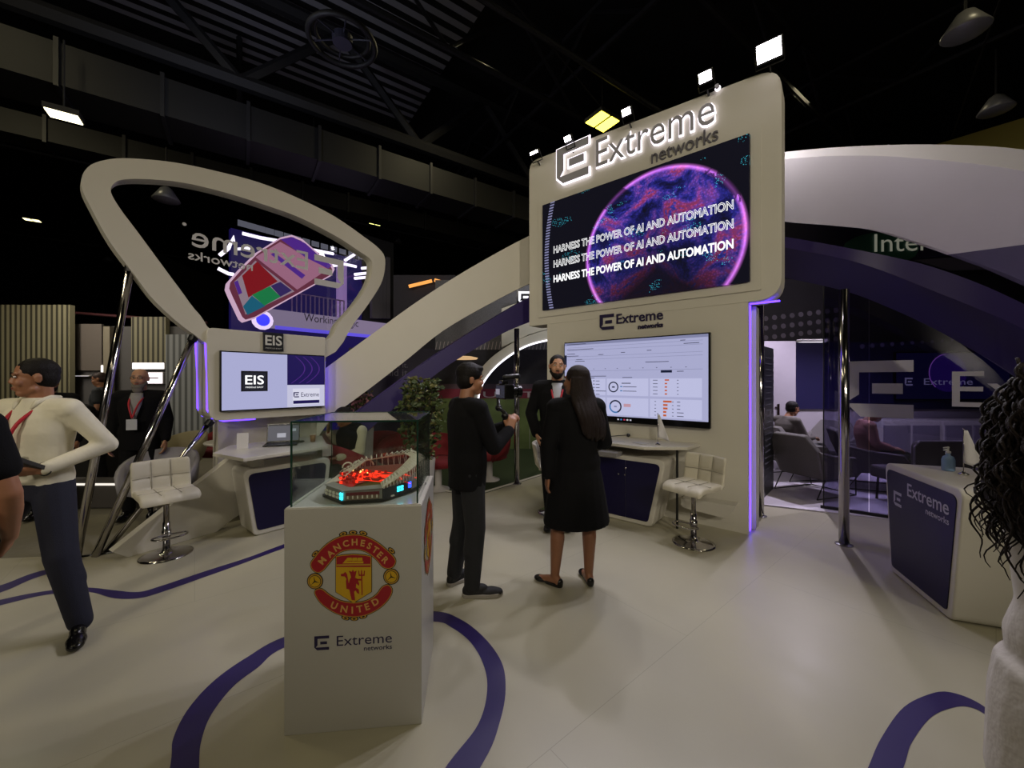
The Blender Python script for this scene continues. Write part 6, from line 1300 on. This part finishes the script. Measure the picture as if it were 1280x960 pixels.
# bearded man
person('bald grey bearded man in dark suit, red lanyard and badge behind the poles',(-4.38,4.62,0),R_(205),H=1.76,skin=SKIN_L,hair=HAIR_G,hairstyle=None,top='suit',topm=BLACK2,legm=BLACK2,shirtm=SHIRTG,lanyard=True,beard='big',glasses=True,voxel=.010,belly=.03)
person('dark haired man turned right behind the shoulder of the man in white shirt',(-5.50,4.66,0),R_(215),H=1.72,skin=SKIN_M,hairstyle='short',top='suit',topm=BLACK,legm=BLACK,voxel=.011,pose=dict(hy=R_(40)),beard='short')
person('man with a thin dark haircut standing behind the bags left of the tallest pole',(-7.3,6.95,0),R_(120),H=1.76,skin=SKIN_M,hair=mat('hair_auburn','2e1714',.6,noise=.3),hairstyle='short',top='tee',topm=mat('slate_clothes','22262c',.8,noise=.1),legm=BLACK,voxel=.012,pose=dict(hp=R_(-10)))
person('person in dark clothes bending over a camera case left of the tallest pole',(-5.92,5.62,0),R_(150),H=1.58,skin=SKIN_D,hairstyle='full',top='suit',topm=BLACK,legm=BLACK,voxel=.012,pose=dict(C=(0,.10,1.20),N=(0,.17,1.34),Hd=(0,.30,1.40),hp=R_(-40),LS=(-.175,.15,1.30),RS=(.175,.15,1.30),LE=(-.22,.25,1.04),RE=(.22,.25,1.04),LW=(-.12,.40,.95),RW=(.12,.40,.95)))
# seated person behind the showcase
ch_ = bpy.data.objects.get('tub_chair'); 
dup(t1,(-2.03,5.14,0),R_(-50),'red chair the person in the cream sleeves is sitting in behind the showcase')
person('seated person in a cream sweater bending over, seen through the glass showcase',(-2.06,5.06,0),R_(135),H=1.72,seat=True,skin=SKIN_D,hairstyle='full',top='sweater',topm=mat('cream_knit','b3ab94',.9,noise=.1,bump=.4,bscale=120),vest=BLACK,legm=BLACK,voxel=.010,pose=dict(RE=(.28,.06,.74),RW=(.10,.26,.95),Rd=(-.2,.1,1),Rn=(-.5,-.5,0),Rt=(-.5,0,0),C=(0,.03,.83),N=(0,.05,1.0),Hd=(0,.12,1.13),hp=R_(-25)))
b = MB(); 
# lounge people
person('man in a grey shirt sitting in a lounge armchair, seen from the side',(4.58,6.42,0),R_(-80),H=1.76,seat=True,skin=SKIN_M,hairstyle='short',top='shirt',topm=mat('warm_grey_shirt','5c5652',.85,noise=.1),legm=mat('grey_trousers','4c4a4c',.85),voxel=.011,pose=dict(P=(0,-.02,.48),C=(0,-.10,.80),N=(0,-.08,.98),Hd=(0,.02,1.12),LS=(-.175,-.09,.94),RS=(.175,-.09,.94),LE=(-.2,.05,.68),RE=(.2,.05,.68),LW=(-.10,.30,.66),RW=(.10,.30,.66),hp=R_(-8)))
person('person in a pale pink top sitting with legs stretched behind the tinted glass',(5.33,5.85,0),R_(-115),H=1.68,seat=True,skin=SKIN_L,hairstyle='full',top='sweater',topm=mat('dusty_pink_top','9c6f64',.85,noise=.1),legm=BLACK,voxel=.011,pose=dict(LK=(-.12,.46,.50),RK=(.12,.46,.48),LA=(-.05,.82,.12),RA=(.14,.80,.10),Hd=(0,.08,1.14),hp=R_(-25),LW=(-.05,.26,.64),RW=(.05,.26,.62)))
# woman with curly hair at the right edge
cw = person('woman with long curly hair and white top cut off by the right edge',(1.43,.95,0),R_(-95),H=1.64,skin=SKIN_M,hair=HAIR_BR,hairstyle=None,top='tee',topm=mat('white_cotton_top','bdb7b0',.85,noise=.05,bump=.4,bscale=30),legs='trousers',legm=BLACK,fem=True,voxel=.007,tunic=.55,pose=dict(hy=R_(10),LE=(-.20,.14,1.12),LW=(-.10,.30,1.0),RE=(.2,.14,1.12),RW=(.1,.3,1.0)))
sc_h = 1.64/1.72; hc = Vector((0,.015,1.59))*sc_h; random.seed(11); b = MB()
b.ell(hc+Vector((0,-.03,.04)),(.115,.125,.105)); b.ell(hc+Vector((0,-.06,-.08)),(.15,.12,.16)); b.ell(hc+Vector((-.01,-.085,-.20)),(.165,.10,.16)); b.solid('hair_mass',HAIR_BR,cw,voxel=.012,it=2)
b = MB()
for k in range(340):
    a = random.uniform(-2.75,2.75); a0 = -PI/2+a*.62; z0 = hc.z+random.uniform(-.12,.145); rr = random.uniform(.085,.13) if z0 < hc.z+.06 else random.uniform(.05,.10); L_ = random.uniform(.18,.36); ph = random.random()*6.28; fr_ = random.uniform(16,24); am = random.uniform(.006,.014); pts = []
    for i in range(26):
        s = i/25; z = z0-s*L_; r_ = rr*(1+.55*s-.35*s*s)+.012*math.sin(s*6+ph); 
        if z < 1.10: r_ *= .92
        pts.append((r_*math.cos(a0)*1.15+am*math.cos(fr_*s+ph),-.04+r_*math.sin(a0)*.95+am*math.sin(fr_*s+ph),z))
    b.tube(pts,[.0042*(1-.75*(i/25)**2) for i in range(26)],n=5)
b.build('curls',HAIR_BR,cw,smooth=True)
# loose things in the background on the left
b = MB(); b.box((0,0,.10),(.42,.26,.34)); b.cap((-.1,0,.30),(.1,0,.30),.03,.03); o = b.build('camera_bag',BLACK,None,Matrix.Translation((-6.9,6.15,.93)),bevel=.03); props(o,'black equipment bag on the dark background counter','bag')
for i in range(3):
    b = MB(); b.lathe([(.03,0),(.032,.02),(.032,.13),(.012,.18),(.012,.22)],(-6.5+i*.12,6.0,.931),n=14); o = b.build('bottle',mat('clear_bottle_grey','7d8288',.1,spec=.8),smooth=True); props(o,'small pale bottle on the dark background counter',"bottle",'bottles on the background counter')

# ------------------------------------------------------------------ light
def lamp(kind,name,loc,energy,col,size=.2,target=None,angle=None,blend=.5,sy=None):
    l = bpy.data.lights.new(name,kind); l.energy = energy; l.color = srgb(col)
    if kind == 'AREA':
        l.size = size
        if sy: l.shape = 'RECTANGLE'; l.size_y = sy
    else: l.shadow_soft_size = size
    if kind == 'SPOT': l.spot_size = math.radians(angle); l.spot_blend = blend
    o = bpy.data.objects.new(name,l); COL.objects.link(o); o.location = loc
    if target is not None: o.rotation_euler = (Vector(target)-Vector(loc)).to_track_quat('-Z','Y').to_euler()
    return o
COOL = 'f4f0ff'; WARM = 'fff0c0'
for (u,v),e in zip(fl,(60,110,140,170,155)):
    p = TW.at(u,v,.20); t = TW.at(u,0,4.6); lamp('SPOT','floodlight_beam',p,e*1.0,COOL,.05,t,84,.5)
# hall high bay lamps, warm
for (x,y,e) in ((-7,-1,.7),(-1,-5,.5),(5,-3,.4),(-8,4,1.2),(-3.5,1.2,.35),(7,4,.6),(-1,10,.9),(8,11,.7),(-11,6.5,1.6)):
    lamp('AREA','high_bay_lamp',(x,y,9.5),66*e,WARM,.9,(x,y,0))
# lounge ceiling spots
for x,y in ((4.6,6.2),(6.2,5.8)): lamp('SPOT','lounge_spot',(x,y,3.4),340,'efe6ff',.06,(x,y-.2,0),120,.7)
for x,y,z,e,t in ((-5,-6,5.0,330,(-3.5,5,2.6)),(4.5,-6.5,5.2,330,(2.0,5,3.0)),(0,-7,6.0,260,(-.5,5,2.5))):  # added fill lamps behind the camera, brightening surfaces that face it
    lamp('SPOT','front_fill_light',(x,y,z),e*3.2,'fff3dc',.35,t,50,.8)
lamp('AREA','deck_fill_light',(-5,6,6.5),40,'dfe4ff',1.5,(-5.5,9.5,11.2))  # added lamp without a fixture, makes the roof deck readable
lamp('AREA','booth_fill_light',(-8.6,6.3,3.4),45,'fff4e0',.5,(-8.6,7.6,1.2),sy=2.5)  # unseen light added to lift the left booth walls
lamp('SPOT','canopy_fill_light',TW.at(.0,4.6,-.8),150,'efe8ff',.08,(4.6,5.2,4.2),95,.6)  # extra lamp hidden behind the tower, added to brighten the canopy
lamp('AREA','mural_spot',(1.0,7.6,4.4),26,'ffffff',.4,(1.0,9.2,2.0))
wd = bpy.data.worlds.new('hall_air'); scene.world = wd; wd.use_nodes = True; wd.node_tree.nodes['Background'].inputs[0].default_value = (*srgb('8d8878'),1); wd.node_tree.nodes['Background'].inputs[1].default_value = .035

# ------------------------------------------------------------------ camera
cd = bpy.data.cameras.new('camera'); cd.sensor_width = 36; cd.lens = F/1280*36; cd.shift_y = (HY-480)/1280; cd.clip_end = 200; cd.clip_start = .05
co = bpy.data.objects.new('camera',cd); COL.objects.link(co); co.location = (0,0,CH); co.rotation_euler = (PI/2,0,0); scene.camera = co
scene.view_settings.view_transform = 'Standard'; scene.view_settings.look = 'None'; scene.view_settings.exposure = -0.12; scene.view_settings.gamma = 1.0; scene.view_settings.use_curve_mapping = False
